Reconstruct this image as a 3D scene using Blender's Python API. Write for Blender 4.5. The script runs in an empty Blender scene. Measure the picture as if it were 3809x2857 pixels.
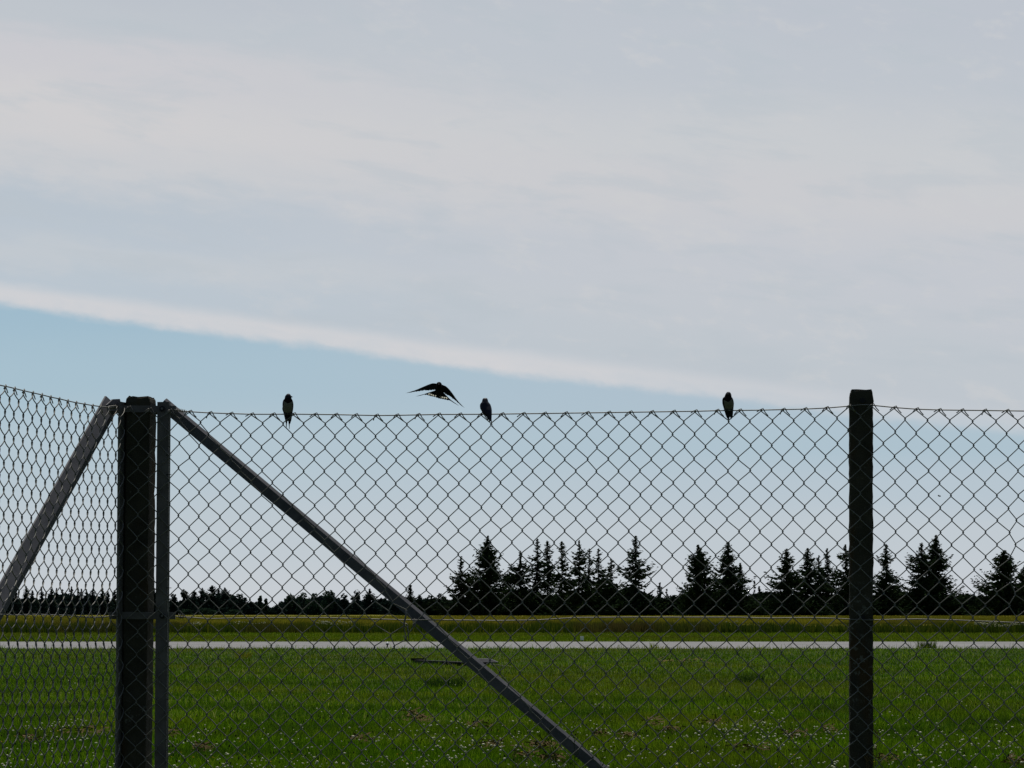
import bpy, bmesh, math, random
import numpy as np
from mathutils import Vector, Matrix
random.seed(7); RNG = np.random.default_rng(11)
SC = bpy.context.scene
R = math.radians

# ------------------------------------------------------------------ camera
F = 12000.0; HOR = 2272.0; CX = 1904.5; CY = 1428.5; CAMZ = 1.5
PITCH = math.atan((HOR - CY) / F)
cam_d = bpy.data.cameras.new("camera"); cam = bpy.data.objects.new("camera", cam_d)
SC.collection.objects.link(cam); SC.camera = cam
cam.location = (0, 0, CAMZ); cam.rotation_euler = (R(90) + PITCH, 0, 0)
cam_d.sensor_width = 36; cam_d.lens = 36 * F / 3809.0
cam_d.clip_start = 0.1; cam_d.clip_end = 20000

# ------------------------------------------------------------------ world + sun
SUN_EL, SUN_AZ = R(64), R(2)          # azimuth measured from +Y towards +X
SC.view_settings.view_transform = 'Standard'; SC.view_settings.look = 'None'
SC.view_settings.gamma = 1.0; SC.view_settings.use_curve_mapping = False
SC.view_settings.exposure = 0.0
sd = bpy.data.lights.new("sun", 'SUN'); sd.energy = 3.0; sd.angle = R(1.5); sd.color = (1.0, .95, .86)
sun = bpy.data.objects.new("sun", sd); SC.collection.objects.link(sun)
sun_dir = Vector((math.sin(SUN_AZ) * math.cos(SUN_EL), math.cos(SUN_AZ) * math.cos(SUN_EL), math.sin(SUN_EL)))
sun.rotation_euler = sun_dir.to_track_quat('Z', 'Y').to_euler(); sun.location = (-20, 30, 60)

def lin(c):
    return tuple(((v / 255) / 12.92 if v / 255 <= .04045 else ((v / 255 + .055) / 1.055) ** 2.4) for v in c) + (1.0,)

class NT:
    """small node-graph helper"""
    def __init__(s, tree): s.t = tree; tree.nodes.clear()
    def n(s, typ, **kw):
        nd = s.t.nodes.new(typ)
        for k, v in kw.items(): setattr(nd, k, v)
        return nd
    def l(s, a, b): s.t.links.new(a, b)
    def set(s, sock, v):
        if hasattr(v, 'links') or isinstance(v, bpy.types.NodeSocket): s.l(v, sock)
        else: sock.default_value = v
    def m(s, op, a, b=0.0, c=0.0, clamp=False):
        nd = s.n('ShaderNodeMath', operation=op); nd.use_clamp = clamp
        s.set(nd.inputs[0], a); s.set(nd.inputs[1], b); s.set(nd.inputs[2], c); return nd.outputs[0]
    def sstep(s, v, a, b):
        nd = s.n('ShaderNodeMapRange', interpolation_type='SMOOTHSTEP')
        s.set(nd.inputs[0], v); nd.inputs[1].default_value = a; nd.inputs[2].default_value = b
        return nd.outputs[0]
    def ramp(s, v, stops, interp='LINEAR'):
        nd = s.n('ShaderNodeValToRGB'); cr = nd.color_ramp; cr.interpolation = interp
        while len(cr.elements) > 1: cr.elements.remove(cr.elements[-1])
        cr.elements[0].position = stops[0][0]; cr.elements[0].color = stops[0][1]
        for p, c in stops[1:]:
            e = cr.elements.new(p); e.color = c
        s.set(nd.inputs[0], v); return nd.outputs[0]
    def mix(s, f, a, b):
        nd = s.n('ShaderNodeMix', data_type='RGBA')
        s.set(nd.inputs[0], f); s.set(nd.inputs[6], a); s.set(nd.inputs[7], b); return nd.outputs[2]
    def noise(s, vec, scale, detail=4, rough=.5, dist=0.0, out=0):
        nd = s.n('ShaderNodeTexNoise'); nd.inputs['Scale'].default_value = scale
        nd.inputs['Detail'].default_value = detail; nd.inputs['Roughness'].default_value = rough
        nd.inputs['Distortion'].default_value = dist
        if vec is not None: s.l(vec, nd.inputs['Vector'])
        return nd.outputs[out]

world = bpy.data.worlds.new("World"); SC.world = world; world.use_nodes = True
w = NT(world.node_tree)
sky = w.n('ShaderNodeTexSky', sky_type='NISHITA'); sky.sun_disc = False
sky.sun_elevation = SUN_EL; sky.sun_rotation = SUN_AZ; sky.air_density = 1.0; sky.dust_density = 1.5
tc = w.n('ShaderNodeTexCoord'); sep = w.n('ShaderNodeSeparateXYZ'); w.l(tc.outputs['Generated'], sep.inputs[0])
az = w.m('ARCTAN2', sep.outputs[0], sep.outputs[1])          # azimuth of the direction looked in
el = w.m('ARCSINE', sep.outputs[2])                            # its height above the horizon
U = w.m('MULTIPLY', az, 12.0 / 1.9045); V = w.m('MULTIPLY', el, 12.0 / 2.272)
s0 = w.m('MULTIPLY_ADD', U, 0.106, V)                          # streaks sink to the right
comb = w.n('ShaderNodeCombineXYZ'); w.l(w.m('MULTIPLY', U, 1.0), comb.inputs[0]); w.l(w.m('MULTIPLY', s0, 5.0), comb.inputs[1])
n1 = w.noise(comb.outputs[0], 1.1, 5, .55, .6)
n2 = w.noise(comb.outputs[0], 3.4, 6, .6, .3)
comb2 = w.n('ShaderNodeCombineXYZ'); w.l(w.m('MULTIPLY', U, 2.4), comb2.inputs[0]); w.l(w.m('MULTIPLY', s0, 6.0), comb2.inputs[1]); comb2.inputs[2].default_value = 3.3
n3 = w.noise(comb2.outputs[0], 5.0, 5, .6, .2)
su = w.m('MULTIPLY_ADD', w.m('ADD', U, 1.0), .070, w.m('SUBTRACT', V, .106))
s1 = w.m('MULTIPLY_ADD', w.m('SUBTRACT', n1, .5), .13, su)
s1 = w.m('MULTIPLY_ADD', w.m('SUBTRACT', n2, .5), .06, s1)
s1 = w.m('MULTIPLY_ADD', w.m('SUBTRACT', n3, .5), .05, s1)
upL = w.ramp(s1, [(.36, lin((185, 196, 206))), (.44, lin((186, 197, 207))), (.485, lin((193, 200, 207))), (.53, lin((186, 196, 206))),
                  (.565, lin((185, 195, 205))), (.63, lin((201, 203, 207))), (.72, lin((207, 206, 208))), (.80, lin((202, 202, 207))),
                  (.86, lin((191, 197, 204))), (.96, lin((187, 193, 202)))], 'EASE')
upR = w.ramp(s1, [(.30, lin((190, 197, 205))), (.40, lin((191, 198, 205))), (.56, lin((196, 200, 207))), (.68, lin((202, 203, 207))),
                  (.76, lin((200, 203, 207))), (.88, lin((191, 197, 205))), (1.0, lin((189, 195, 204)))], 'EASE')
up = w.mix(w.sstep(U, -.9, .4), upL, upR)
up = w.mix(w.m('MULTIPLY', w.m('MULTIPLY', w.sstep(n3, .5, .74), .45), w.sstep(U, -1.4, .3)), up, lin((205, 206, 208)))
up = w.mix(w.m('MULTIPLY', w.sstep(n2, .52, .34), .4), up, lin((185, 194, 202)))
vw = w.m('MULTIPLY_ADD', w.m('SUBTRACT', n2, .5), .03, V)
loL = w.ramp(vw, [(0.0, lin((200, 205, 210))), (.12, lin((191, 201, 208))), (.25, lin((180, 197, 207))), (.38, lin((167, 192, 206))), (.5, lin((159, 187, 204)))], 'EASE')
loR = w.ramp(vw, [(0.0, lin((201, 205, 211))), (.12, lin((192, 201, 208))), (.2, lin((183, 197, 207))), (.27, lin((173, 193, 205))), (.36, lin((176, 192, 205)))], 'EASE')
lo = w.mix(w.sstep(U, -1.0, .9), loL, loR)
wob = w.m('MULTIPLY_ADD', w.m('SUBTRACT', n2, .5), .012, w.m('MULTIPLY', w.m('SUBTRACT', n3, .5), .022))
dl = w.m('SUBTRACT', w.m('ADD', s0, wob), .407)                # distance above the contrail's centre line
edge_lo = w.sstep(dl, -.028, -.008); edge_hi = w.sstep(dl, .030, .004)
base = w.mix(w.sstep(dl, -.02, .03), lo, up)
band = w.m('MULTIPLY', w.m('MULTIPLY', edge_lo, edge_hi), w.m('MULTIPLY_ADD', n3, .5, .62), clamp=True)
band = w.m('MULTIPLY', band, w.m('SUBTRACT', 1.0, w.m('MULTIPLY', w.sstep(U, -.1, 1.0), .55)))
base = w.mix(band, base, lin((209, 209, 212)))
# thin cirrus veil lies low in front of the viewer and thins out round the rest of the sky
dot = w.n('ShaderNodeVectorMath', operation='DOT_PRODUCT'); w.l(tc.outputs['Generated'], dot.inputs[0])
dot.inputs[1].default_value = (0, math.cos(R(8)), math.sin(R(8)))
veil = w.sstep(dot.outputs['Value'], math.cos(R(50)), math.cos(R(22)))
skyc = w.n('ShaderNodeMix', data_type='RGBA', blend_type='MULTIPLY'); skyc.inputs[0].default_value = 1
w.l(sky.outputs[0], skyc.inputs[6]); skyc.inputs[7].default_value = (.055, .055, .055, 1)
col = w.mix(veil, skyc.outputs[2], base)
bg = w.n('ShaderNodeBackground'); w.l(col, bg.inputs[0]); bg.inputs[1].default_value = 1.0
wo = w.n('ShaderNodeOutputWorld'); w.l(bg.outputs[0], wo.inputs[0])

# ------------------------------------------------------------------ helpers
def ray(sx, sy):
    d = Vector(((sx - CX) / F, 1.0, -(sy - CY) / F))
    return Vector((d.x, d.y * math.cos(PITCH) - d.z * math.sin(PITCH), d.y * math.sin(PITCH) + d.z * math.cos(PITCH)))
CAM = Vector((0, 0, CAMZ))
def at(sx, sy, Y):                       # photograph direction -> point at distance Y
    r = ray(sx, sy); return CAM + r * (Y / r.y)
class Plane:
    def __init__(s, p, d):               # vertical plane through p along d; n faces the camera
        s.p = Vector(p); s.d = Vector((d[0], d[1], 0)).normalized(); n = Vector((s.d.y, -s.d.x, 0))
        if n.dot(CAM - s.p) < 0: n = -n
        s.n = n
    def hit(s, sx, sy, off=0.0):
        r = ray(sx, sy); q = s.p + s.n * off
        return CAM + r * ((q - CAM).dot(s.n) / r.dot(s.n))
CORNER = at(460, 1517, 12.0); CORNER.z = 0
RP = at(3205, 1512, 11.84); RP.z = 0
MAIN = Plane(CORNER, (RP - CORNER)[:2])
LEFTP = Plane(CORNER, (-0.271, -1.19))

def tag(o, label=None, cat=None, group=None, kind=None):
    for k, v in (('label', label), ('category', cat), ('group', group), ('kind', kind)):
        if v: o[k] = v
    return o
def link(name, me, parent=None, mats=()):
    o = bpy.data.objects.new(name, me); SC.collection.objects.link(o)
    for m in mats: me.materials.append(m)
    if parent: o.parent = parent
    return o
def empty(name, loc=(0, 0, 0), **kw):
    o = bpy.data.objects.new(name, None); SC.collection.objects.link(o); o.location = loc; o.empty_display_size = .1
    return tag(o, **kw)
class MB:
    """collects geometry, builds ONE mesh object"""
    def __init__(s): s.v = []; s.f = []; s.mi = []; s.c = 0; s.tint = []
    def add(s, verts, faces, mi=0, tint=None):
        verts = np.asarray(verts, float).reshape(-1, 3); b = s.c; s.v.append(verts); s.c += len(verts)
        for f in faces: s.f.append(tuple(int(i) + b for i in f)); s.mi.append(mi)
        if tint is not None: s.tint.append(np.full(len(verts), tint) if np.isscalar(tint) else tint)
    def tube(s, pts, r, n=6, ref=(0, 0, 1), cap=True, mi=0):
        P = np.array([tuple(p) for p in pts], float); k = len(P); rr = np.full(k, r) if np.isscalar(r) else np.asarray(r, float)
        T = np.gradient(P, axis=0); T /= np.linalg.norm(T, axis=1)[:, None] + 1e-12
        ref = np.array(ref, float); A = np.cross(T, ref); A /= np.linalg.norm(A, axis=1)[:, None] + 1e-9
        B = np.cross(T, A); th = np.arange(n) * 2 * math.pi / n
        V_ = P[:, None, :] + rr[:, None, None] * (A[:, None, :] * np.cos(th)[None, :, None] + B[:, None, :] * np.sin(th)[None, :, None])
        fs = [(i * n + j, i * n + (j + 1) % n, (i + 1) * n + (j + 1) % n, (i + 1) * n + j) for i in range(k - 1) for j in range(n)]
        if cap: fs += [tuple(range(n))[::-1], tuple((k - 1) * n + j for j in range(n))]
        s.add(V_.reshape(-1, 3), fs, mi)
    def prism(s, poly, A, B, u, v, mi=0):            # poly (p,q) swept from A to B; p along u, q along v
        A, B, u, v = Vector(A), Vector(B), Vector(u), Vector(v); n = len(poly)
        vs = [A + u * p + v * q for p, q in poly] + [B + u * p + v * q for p, q in poly]
        s.add([tuple(x) for x in vs], [tuple(range(n))[::-1], tuple(range(n, 2 * n))] + [(i, (i + 1) % n, n + (i + 1) % n, n + i) for i in range(n)], mi)
    def box(s, c, ax, ay, az_, mi=0):                # half-extent vectors
        c, ax, ay, az_ = Vector(c), Vector(ax), Vector(ay), Vector(az_)
        vs = [c + ax * i + ay * j + az_ * k for k in (-1, 1) for j in (-1, 1) for i in (-1, 1)]
        s.add([tuple(x) for x in vs], [(0, 2, 3, 1), (4, 5, 7, 6), (0, 1, 5, 4), (2, 6, 7, 3), (0, 4, 6, 2), (1, 3, 7, 5)], mi)
    def disc(s, c, n, r, h, seg=12, mi=0):
        c, n = Vector(c), Vector(n).normalized(); s.tube([c, c + n * h], r, seg, ref=n.orthogonal(), mi=mi)
    def build(s, name, mats, parent=None, smooth=False, origin=None):
        me = bpy.data.meshes.new(name); V_ = np.concatenate(s.v) if s.v else np.zeros((0, 3))
        if origin is not None: V_ = V_ - np.array(tuple(origin))
        me.from_pydata(V_.tolist(), [], s.f); me.polygons.foreach_set('material_index', s.mi)
        if s.tint:
            a = me.attributes.new('tint', 'FLOAT', 'POINT'); a.data.foreach_set('value', np.concatenate(s.tint).astype('f'))
        if smooth: me.polygons.foreach_set('use_smooth', [True] * len(me.polygons))
        me.update()
        o = link(name, me, parent, mats if isinstance(mats, (list, tuple)) else [mats])
        if origin is not None and parent is None: o.location = origin
        return o
def tri_mesh(name, V_, nper, facepat, mats, parent=None, tint=None, midx=None):
    """fast mesh from equal-shaped pieces: V_ (N,nper,3), facepat = vertex loops inside a piece"""
    N = len(V_); me = bpy.data.meshes.new(name)
    me.vertices.add(N * nper); me.vertices.foreach_set('co', V_.reshape(-1).astype('f'))
    loops = np.concatenate([np.array(f) for f in facepat]); ln = len(loops)
    L = (np.arange(N)[:, None] * nper + loops[None, :]).reshape(-1)
    me.loops.add(len(L)); me.loops.foreach_set('vertex_index', L.astype('i'))
    sizes = np.array([len(f) for f in facepat]); st = np.concatenate([[0], np.cumsum(sizes)[:-1]])
    starts = (np.arange(N)[:, None] * ln + st[None, :]).reshape(-1)
    me.polygons.add(N * len(facepat)); me.polygons.foreach_set('loop_start', starts.astype('i'))
    try: me.polygons.foreach_set('loop_total', np.tile(sizes, N).astype('i'))
    except Exception: pass
    if midx is not None: me.polygons.foreach_set('material_index', np.repeat(midx, len(facepat)).astype('i'))
    if tint is not None:
        a = me.attributes.new('tint', 'FLOAT', 'POINT'); a.data.foreach_set('value', np.repeat(tint, nper).astype('f'))
    me.update(calc_edges=True); me.validate()
    return link(name, me, parent, mats)

# ------------------------------------------------------------------ materials
def mat(name, colf, rough=.8, metal=0.0, spec=.3, bump=None):
    m = bpy.data.materials.new(name); m.use_nodes = True; g = NT(m.node_tree)
    out = g.n('ShaderNodeOutputMaterial'); b = g.n('ShaderNodeBsdfPrincipled'); g.l(b.outputs[0], out.inputs[0])
    t = g.n('ShaderNodeTexCoord').outputs['Object']
    g.set(b.inputs['Base Color'], colf(g, t) if callable(colf) else colf)
    g.set(b.inputs['Roughness'], rough(g, t) if callable(rough) else rough); b.inputs['Metallic'].default_value = metal
    b.inputs['Specular IOR Level'].default_value = spec
    if bump:
        bn = g.n('ShaderNodeBump'); bn.inputs['Strength'].default_value = bump[1]; bn.inputs['Distance'].default_value = bump[2]
        g.l(g.noise(t, bump[0], 6, .65), bn.inputs['Height']); g.l(bn.outputs[0], b.inputs['Normal'])
    return m
def two(a, b, scale, lo=.35, hi=.65, detail=6, sc=None):
    def f(g, t):
        if sc:
            mp = g.n('ShaderNodeMapping'); mp.inputs['Scale'].default_value = sc; g.l(t, mp.inputs[0]); t = mp.outputs[0]
        return g.ramp(g.noise(t, scale, detail, .6), [(lo, a + (1,)), (hi, b + (1,))])
    return f
def leafy(name, stops, trans=.35, patch=None, tint=True):
    """foliage / grass: diffuse + translucent, hue from a per-leaf value and from broad patches"""
    m = bpy.data.materials.new(name); m.use_nodes = True; g = NT(m.node_tree)
    out = g.n('ShaderNodeOutputMaterial'); at_ = g.n('ShaderNodeAttribute', attribute_name='tint')
    t = g.n('ShaderNodeTexCoord').outputs['Object']; v = at_.outputs['Fac']
    if not tint: v = g.noise(t, 3.0, 4, .7)
    c = g.ramp(v, [(p, k + (1,)) for p, k in stops])
    if patch:
        for sc, c2, lo, hi, amt, st in patch:
            mp = g.n('ShaderNodeMapping'); mp.inputs['Scale'].default_value = st; g.l(t, mp.inputs[0])
            f = g.m('MULTIPLY', g.sstep(g.noise(mp.outputs[0], sc, 4, .6), lo, hi), amt); c = g.mix(f, c, c2 + (1,))
    d = g.n('ShaderNodeBsdfDiffuse'); g.l(c, d.inputs[0]); tr = g.n('ShaderNodeBsdfTranslucent'); g.l(c, tr.inputs[0])
    mx = g.n('ShaderNodeMixShader'); mx.inputs[0].default_value = trans; g.l(d.outputs[0], mx.inputs[1]); g.l(tr.outputs[0], mx.inputs[2])
    g.l(mx.outputs[0], out.inputs[0]); return m

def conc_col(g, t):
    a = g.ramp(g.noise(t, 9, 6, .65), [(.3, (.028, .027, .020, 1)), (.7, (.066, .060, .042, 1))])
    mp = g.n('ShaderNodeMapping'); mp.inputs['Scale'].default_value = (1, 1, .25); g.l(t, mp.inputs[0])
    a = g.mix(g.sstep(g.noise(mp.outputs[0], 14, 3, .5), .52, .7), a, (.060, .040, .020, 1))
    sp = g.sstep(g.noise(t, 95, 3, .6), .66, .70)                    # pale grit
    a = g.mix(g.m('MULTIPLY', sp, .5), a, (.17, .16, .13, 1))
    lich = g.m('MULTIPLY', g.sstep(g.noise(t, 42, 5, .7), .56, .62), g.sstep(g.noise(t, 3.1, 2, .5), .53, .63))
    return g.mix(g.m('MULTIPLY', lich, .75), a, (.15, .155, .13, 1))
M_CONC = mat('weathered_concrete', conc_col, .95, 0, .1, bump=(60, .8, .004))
M_STEEL = mat('galvanised_steel', two((.085, .078, .072), (.14, .13, .12), 14), .6, .1, .3, bump=(180, .25, .001))
M_BRACE = mat('galvanised_brace', two((.055, .058, .068), (.10, .10, .108), 16), .6, .05, .3, bump=(150, .25, .001))
M_WIRE = mat('galvanised_wire', two((.125, .12, .105), (.20, .195, .17), 30), .55, .35, .4)
M_BOLT = mat('bolt_steel', (.12, .12, .12, 1), .4, .6, .5)
M_BLACK = mat('dark_steel', (.012, .012, .014, 1), .6, .2, .3)
M_BACK = mat('glossy_black_feathers', two((.003, .004, .010), (.006, .008, .022), 300), .55, 0, .25)
M_THROAT = mat('dark_throat_feathers', two((.006, .004, .005), (.013, .007, .007), 300), .8, 0, .1)
M_BELLY = mat('cream_belly_feathers', two((.14, .13, .10), (.21, .20, .155), 160), .9, 0, .1, bump=(400, .4, .001))
M_UNDER = mat('sooty_underwing', two((.008, .008, .008), (.018, .017, .014), 200), .85, 0, .1)
M_SPOT = mat('white_tail_spots', (.85, .84, .78, 1), .9, 0, .1)
for nt in (M_SPOT.node_tree,):
    g = nt; b = [n for n in g.nodes if n.type == 'BSDF_PRINCIPLED'][0]; b.inputs['Transmission Weight'].default_value = 0.0
    tr = g.nodes.new('ShaderNodeBsdfTranslucent'); tr.inputs[0].default_value = (.9, .9, .82, 1)
    mx = g.nodes.new('ShaderNodeMixShader'); mx.inputs[0].default_value = .8
    o_ = [n for n in g.nodes if n.type == 'OUTPUT_MATERIAL'][0]
    g.links.new(b.outputs[0], mx.inputs[1]); g.links.new(tr.outputs[0], mx.inputs[2]); g.links.new(mx.outputs[0], o_.inputs[0])
M_BEAK = mat('black_beak', (.006, .006, .008, 1), .4)

M_GROUND = mat('meadow_soil', two((.020, .040, .004), (.040, .062, .008), .8), .95, 0, .05)
M_ROAD = mat('pale_asphalt', two((.19, .19, .19), (.27, .265, .26), .5, sc=(.25, 1, 1)), .9, 0, .1)
M_GRASS = leafy('meadow_grass', [(0, (.020, .055, .002)), (.35, (.095, .225, .004)), (.7, (.20, .33, .008)), (.9, (.33, .43, .03)), (1, (.45, .43, .15))], .4,
                patch=[(.13, (.17, .18, .010), .48, .64, .55, (1, .5, 1)), (.5, (.030, .085, .008), .50, .64, .65, (1, .6, 1)), (.045, (.19, .17, .015), .48, .62, .4, (1, .5, 1)), (1.3, (.03, .06, .01), .55, .7, .5, (1, .7, 1)), (.32, (.035, .075, .006), .5, .62, .6, (.22, 1, 1))])
M_VERGE = leafy('mown_verge_grass', [(0, (.075, .14, .005)), (.6, (.13, .20, .008)), (1, (.22, .24, .03))], .35,
                patch=[(.08, (.11, .11, .015), .45, .65, .6, (1, .4, 1))])
M_TALL = leafy('tall_grass', [(0, (.035, .070, .007)), (.4, (.080, .115, .011)), (.75, (.20, .195, .015)), (1, (.30, .25, .04))], .25,
               patch=[(.09, (.11, .075, .03), .48, .62, .7, (1, .3, 1)), (.1, (.03, .06, .012), .5, .66, .5, (1, .4, 1))])
M_FIELD = leafy('yellow_green_field', [(0, (.16, .155, .012)), (.5, (.24, .23, .018)), (1, (.34, .28, .05))], .3,
                patch=[(.05, (.14, .10, .03), .5, .66, .5, (1, .3, 1)), (.03, (.09, .11, .015), .45, .6, .5, (1, .3, 1))])
M_FLOWER = mat('white_clover_heads', two((.5, .48, .32), (.72, .70, .52), 60), .9, 0, .05)
M_YELLOW = mat('yellow_petals', (.50, .34, .02, 1), .9, 0, .05)
M_BROWN = mat('dead_grass_thatch', two((.09, .065, .025), (.20, .14, .07), 12), .95, 0, .05)
M_SEED = mat('dark_seed_heads', (.018, .018, .008, 1), .9, 0, .05)
M_UMBEL = mat('cream_umbels', (.42, .42, .28, 1), .9, 0, .05)
M_SPRUCE = leafy('spruce_needles', [(0, (.010, .018, .010)), (.6, (.028, .048, .021)), (1, (.06, .09, .036))], .1)
M_PINE = leafy('pale_spruce_needles', [(0, (.012, .018, .010)), (.6, (.024, .036, .018)), (1, (.05, .07, .035))], .2)
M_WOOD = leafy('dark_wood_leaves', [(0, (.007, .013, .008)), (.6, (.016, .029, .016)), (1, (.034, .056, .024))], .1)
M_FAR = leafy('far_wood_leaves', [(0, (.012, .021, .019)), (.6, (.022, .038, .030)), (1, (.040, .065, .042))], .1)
M_DECID = leafy('broad_leaves', [(0, (.018, .032, .022)), (.6, (.033, .060, .034)), (1, (.065, .11, .05))], .25)
M_BARK = mat('dark_bark', two((.012, .010, .008), (.025, .02, .016), 3), .95, 0, .05)
M_DEADW = mat('bleached_dead_branches', two((.05, .045, .045), (.08, .072, .07), 3), .95, 0, .05)
M_TIMBER = mat('tarred_timber', two((.003, .003, .003), (.010, .009, .007), 8), .8)
M_SLAB = mat('grey_slab', two((.04, .04, .045), (.07, .07, .08), 4), .8)
M_PLANK = mat('bleached_plank', two((.18, .165, .12), (.28, .26, .2), 6), .85)
M_WHITE = mat('white_marker_paint', (.85, .85, .82, 1), .6)
M_GLASS = mat('frosted_lamp_glass', (.8, .82, .8, 1), .25, 0, .5)

# ------------------------------------------------------------------ ground, runway, verge
def sheet(name, x0, x1, y0, y1, z, m, nx=1, ny=1):
    b = MB(); xs = np.linspace(x0, x1, nx + 1); ys = np.linspace(y0, y1, ny + 1)
    vs = [(x, y, z) for y in ys for x in xs]
    b.add(vs, [(j * (nx + 1) + i, j * (nx + 1) + i + 1, (j + 1) * (nx + 1) + i + 1, (j + 1) * (nx + 1) + i) for j in range(ny) for i in range(nx)])
    return tag(b.build(name, m), kind='structure')
GX = 6000
D_NEAR, D_FAR = 128.0, 157.0
sheet('ground', -GX, GX, -400, 9000, 0, M_GROUND)
b = MB()                                                       # runway with a slightly ragged near edge
xs = np.linspace(-160, 160, 641); yn = D_NEAR + RNG.uniform(-.5, .5, 641)
vs = [(x, y, .004) for x, y in zip(xs, yn)] + [(x, D_FAR, .004) for x in xs]
b.add(vs, [(i, i + 1, 641 + i + 1, 641 + i) for i in range(640)])
b.add([(-GX, D_NEAR, .004), (-160, D_NEAR, .004), (-160, D_FAR, .004), (-GX, D_FAR, .004)], [(0, 1, 2, 3)])
b.add([(160, D_NEAR, .004), (GX, D_NEAR, .004), (GX, D_FAR, .004), (160, D_FAR, .004)], [(0, 1, 2, 3)])
tag(b.build('runway', M_ROAD), kind='structure')
VERGE_END = 214.0
M_VBASE = mat('verge_base', two((.055, .085, .010), (.09, .115, .014), .15, sc=(1, .4, 1)), .95, 0, .05)
M_FBASE = mat('field_base', two((.13, .13, .012), (.20, .18, .018), .06, sc=(1, .3, 1)), .95, 0, .05)
sheet('grass_verge', -GX, GX, D_FAR, VERGE_END + 2, .006, M_VBASE)
# the unmown field: its close-packed grass body
b = MB(); nx, ny = 260, 40
xs = np.linspace(-420, 420, nx + 1); ys = VERGE_END + 7 + (np.linspace(0, 1, ny + 1) ** 2) * 520
zz = .50 + RNG.uniform(-.07, .07, (ny + 1, nx + 1)); zz[0, :] = .35
V_ = [(x, y, zz[j, i]) for j, y in enumerate(ys) for i, x in enumerate(xs)] + [(x, ys[0] - .6, 0) for x in xs]
o = (ny + 1) * (nx + 1)
b.add(V_, [(j * (nx + 1) + i, j * (nx + 1) + i + 1, (j + 1) * (nx + 1) + i + 1, (j + 1) * (nx + 1) + i) for j in range(ny) for i in range(nx)] +
      [(o + i, o + i + 1, i + 1, i) for i in range(nx)])
tag(b.build('field', M_FBASE), kind='structure')

# ------------------------------------------------------------------ grass blades
def blades(name, N, d0, d1, hfun, wpx, m, even=1.0, label=None, xm=1.18, lean=.35, z0=0.0, tintf=None, cat='grass'):
    """N blades between d0 and d1 metres out"""
    u = RNG.random(N)
    y = 1 / (1 / d1 + u * (1 / d0 - 1 / d1)) if even else d0 + u * (d1 - d0)
    x = (RNG.random(N) * 2 - 1) * y * (1904.5 / F) * xm
    cl = .5 + .5 * np.sin(x * 2.1 + 3 * np.sin(y * .7)) * np.sin(y * 1.3 + 2 * np.sin(x * .9))
    h = hfun(x, y, N) * (.75 + .5 * cl)
    wd = wpx * y / F * 3.72 * RNG.uniform(.6, 1.4, N)
    a = RNG.uniform(-.9, .9, N); dx, dy = np.cos(a) * wd / 2, np.sin(a) * wd / 2
    lx, ly = RNG.normal(0, lean, N) * h, RNG.normal(0, lean, N) * h
    V_ = np.zeros((N, 5, 3)); z = np.full(N, z0) if np.isscalar(z0) else z0
    V_[:, 0] = np.stack([x - dx, y - dy, z], 1); V_[:, 1] = np.stack([x + dx, y + dy, z], 1)
    V_[:, 2] = np.stack([x + dx * .7 + lx * .35, y + dy * .7 + ly * .35, z + h * .55], 1)
    V_[:, 3] = np.stack([x - dx * .7 + lx * .35, y - dy * .7 + ly * .35, z + h * .55], 1)
    V_[:, 4] = np.stack([x + lx, y + ly, z + h * .95], 1)
    t = np.clip(RNG.beta(2, 2.4, N) if tintf is None else tintf(x, y, N), 0, 1)
    o = tri_mesh(name, V_, 5, [(0, 1, 2, 3), (3, 2, 4)], [m], tint=t)
    return tag(o, label, cat, kind='stuff')
blades('meadow_grass', 400000, 28, D_NEAR + .3, lambda x, y, N: np.where(RNG.random(N) < .08, 1.9, 1.0) * (.045 + .05 * RNG.random(N)), .5, M_GRASS, tintf=lambda x, y, N: np.clip(RNG.beta(.9, 1.45, N) * (1 - .20 * np.clip((46 + 4 * np.sin(x * 1.7) + 3 * np.sin(x * .6 + y) - y) / 8, 0, 1)) * (1 + .15 * np.sin(y * .9 + 2 * np.sin(x * .35))), 0, 1),
       label='lush green meadow grass between the wire fence and the pale runway')
blades('runway_edge_grass', 1700, D_NEAR - 1.5, D_NEAR + .9, lambda x, y, N: .05 + .22 * RNG.random(N) ** 3, .5, M_GRASS, even=0,
       label='ragged tufts of taller grass along the near edge of the pale runway', tintf=lambda x, y, N: RNG.beta(3, 2, N))
blades('verge_grass', 52000, D_FAR + .1, VERGE_END + 3, lambda x, y, N: .06 + .09 * RNG.random(N), .8, M_VERGE,
       label='short mown bright green grass verge beyond the pale runway')
blades('tall_grass', 130000, VERGE_END, VERGE_END + 22, lambda x, y, N: (.36 + .44 * RNG.random(N)) * (1 + .12 * np.sin(x * .21) * np.sin(x * .057 + 1)), .8, M_TALL, even=0, lean=.12,
       label='dark band of tall unmown grass behind the mown verge', tintf=lambda x, y, N: np.clip(RNG.beta(2, 3.5, N) + .028 * (y - VERGE_END - 4), 0, 1))  # front blades tinted darker: the shade on the grass face put into colour
blades('field_grass', 60000, VERGE_END + 14, 560, lambda x, y, N: .22 + .12 * RNG.random(N), .9, M_FIELD, lean=.2, z0=.46,
       label='sunlit yellow green grass of the field running back to the trees')

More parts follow.
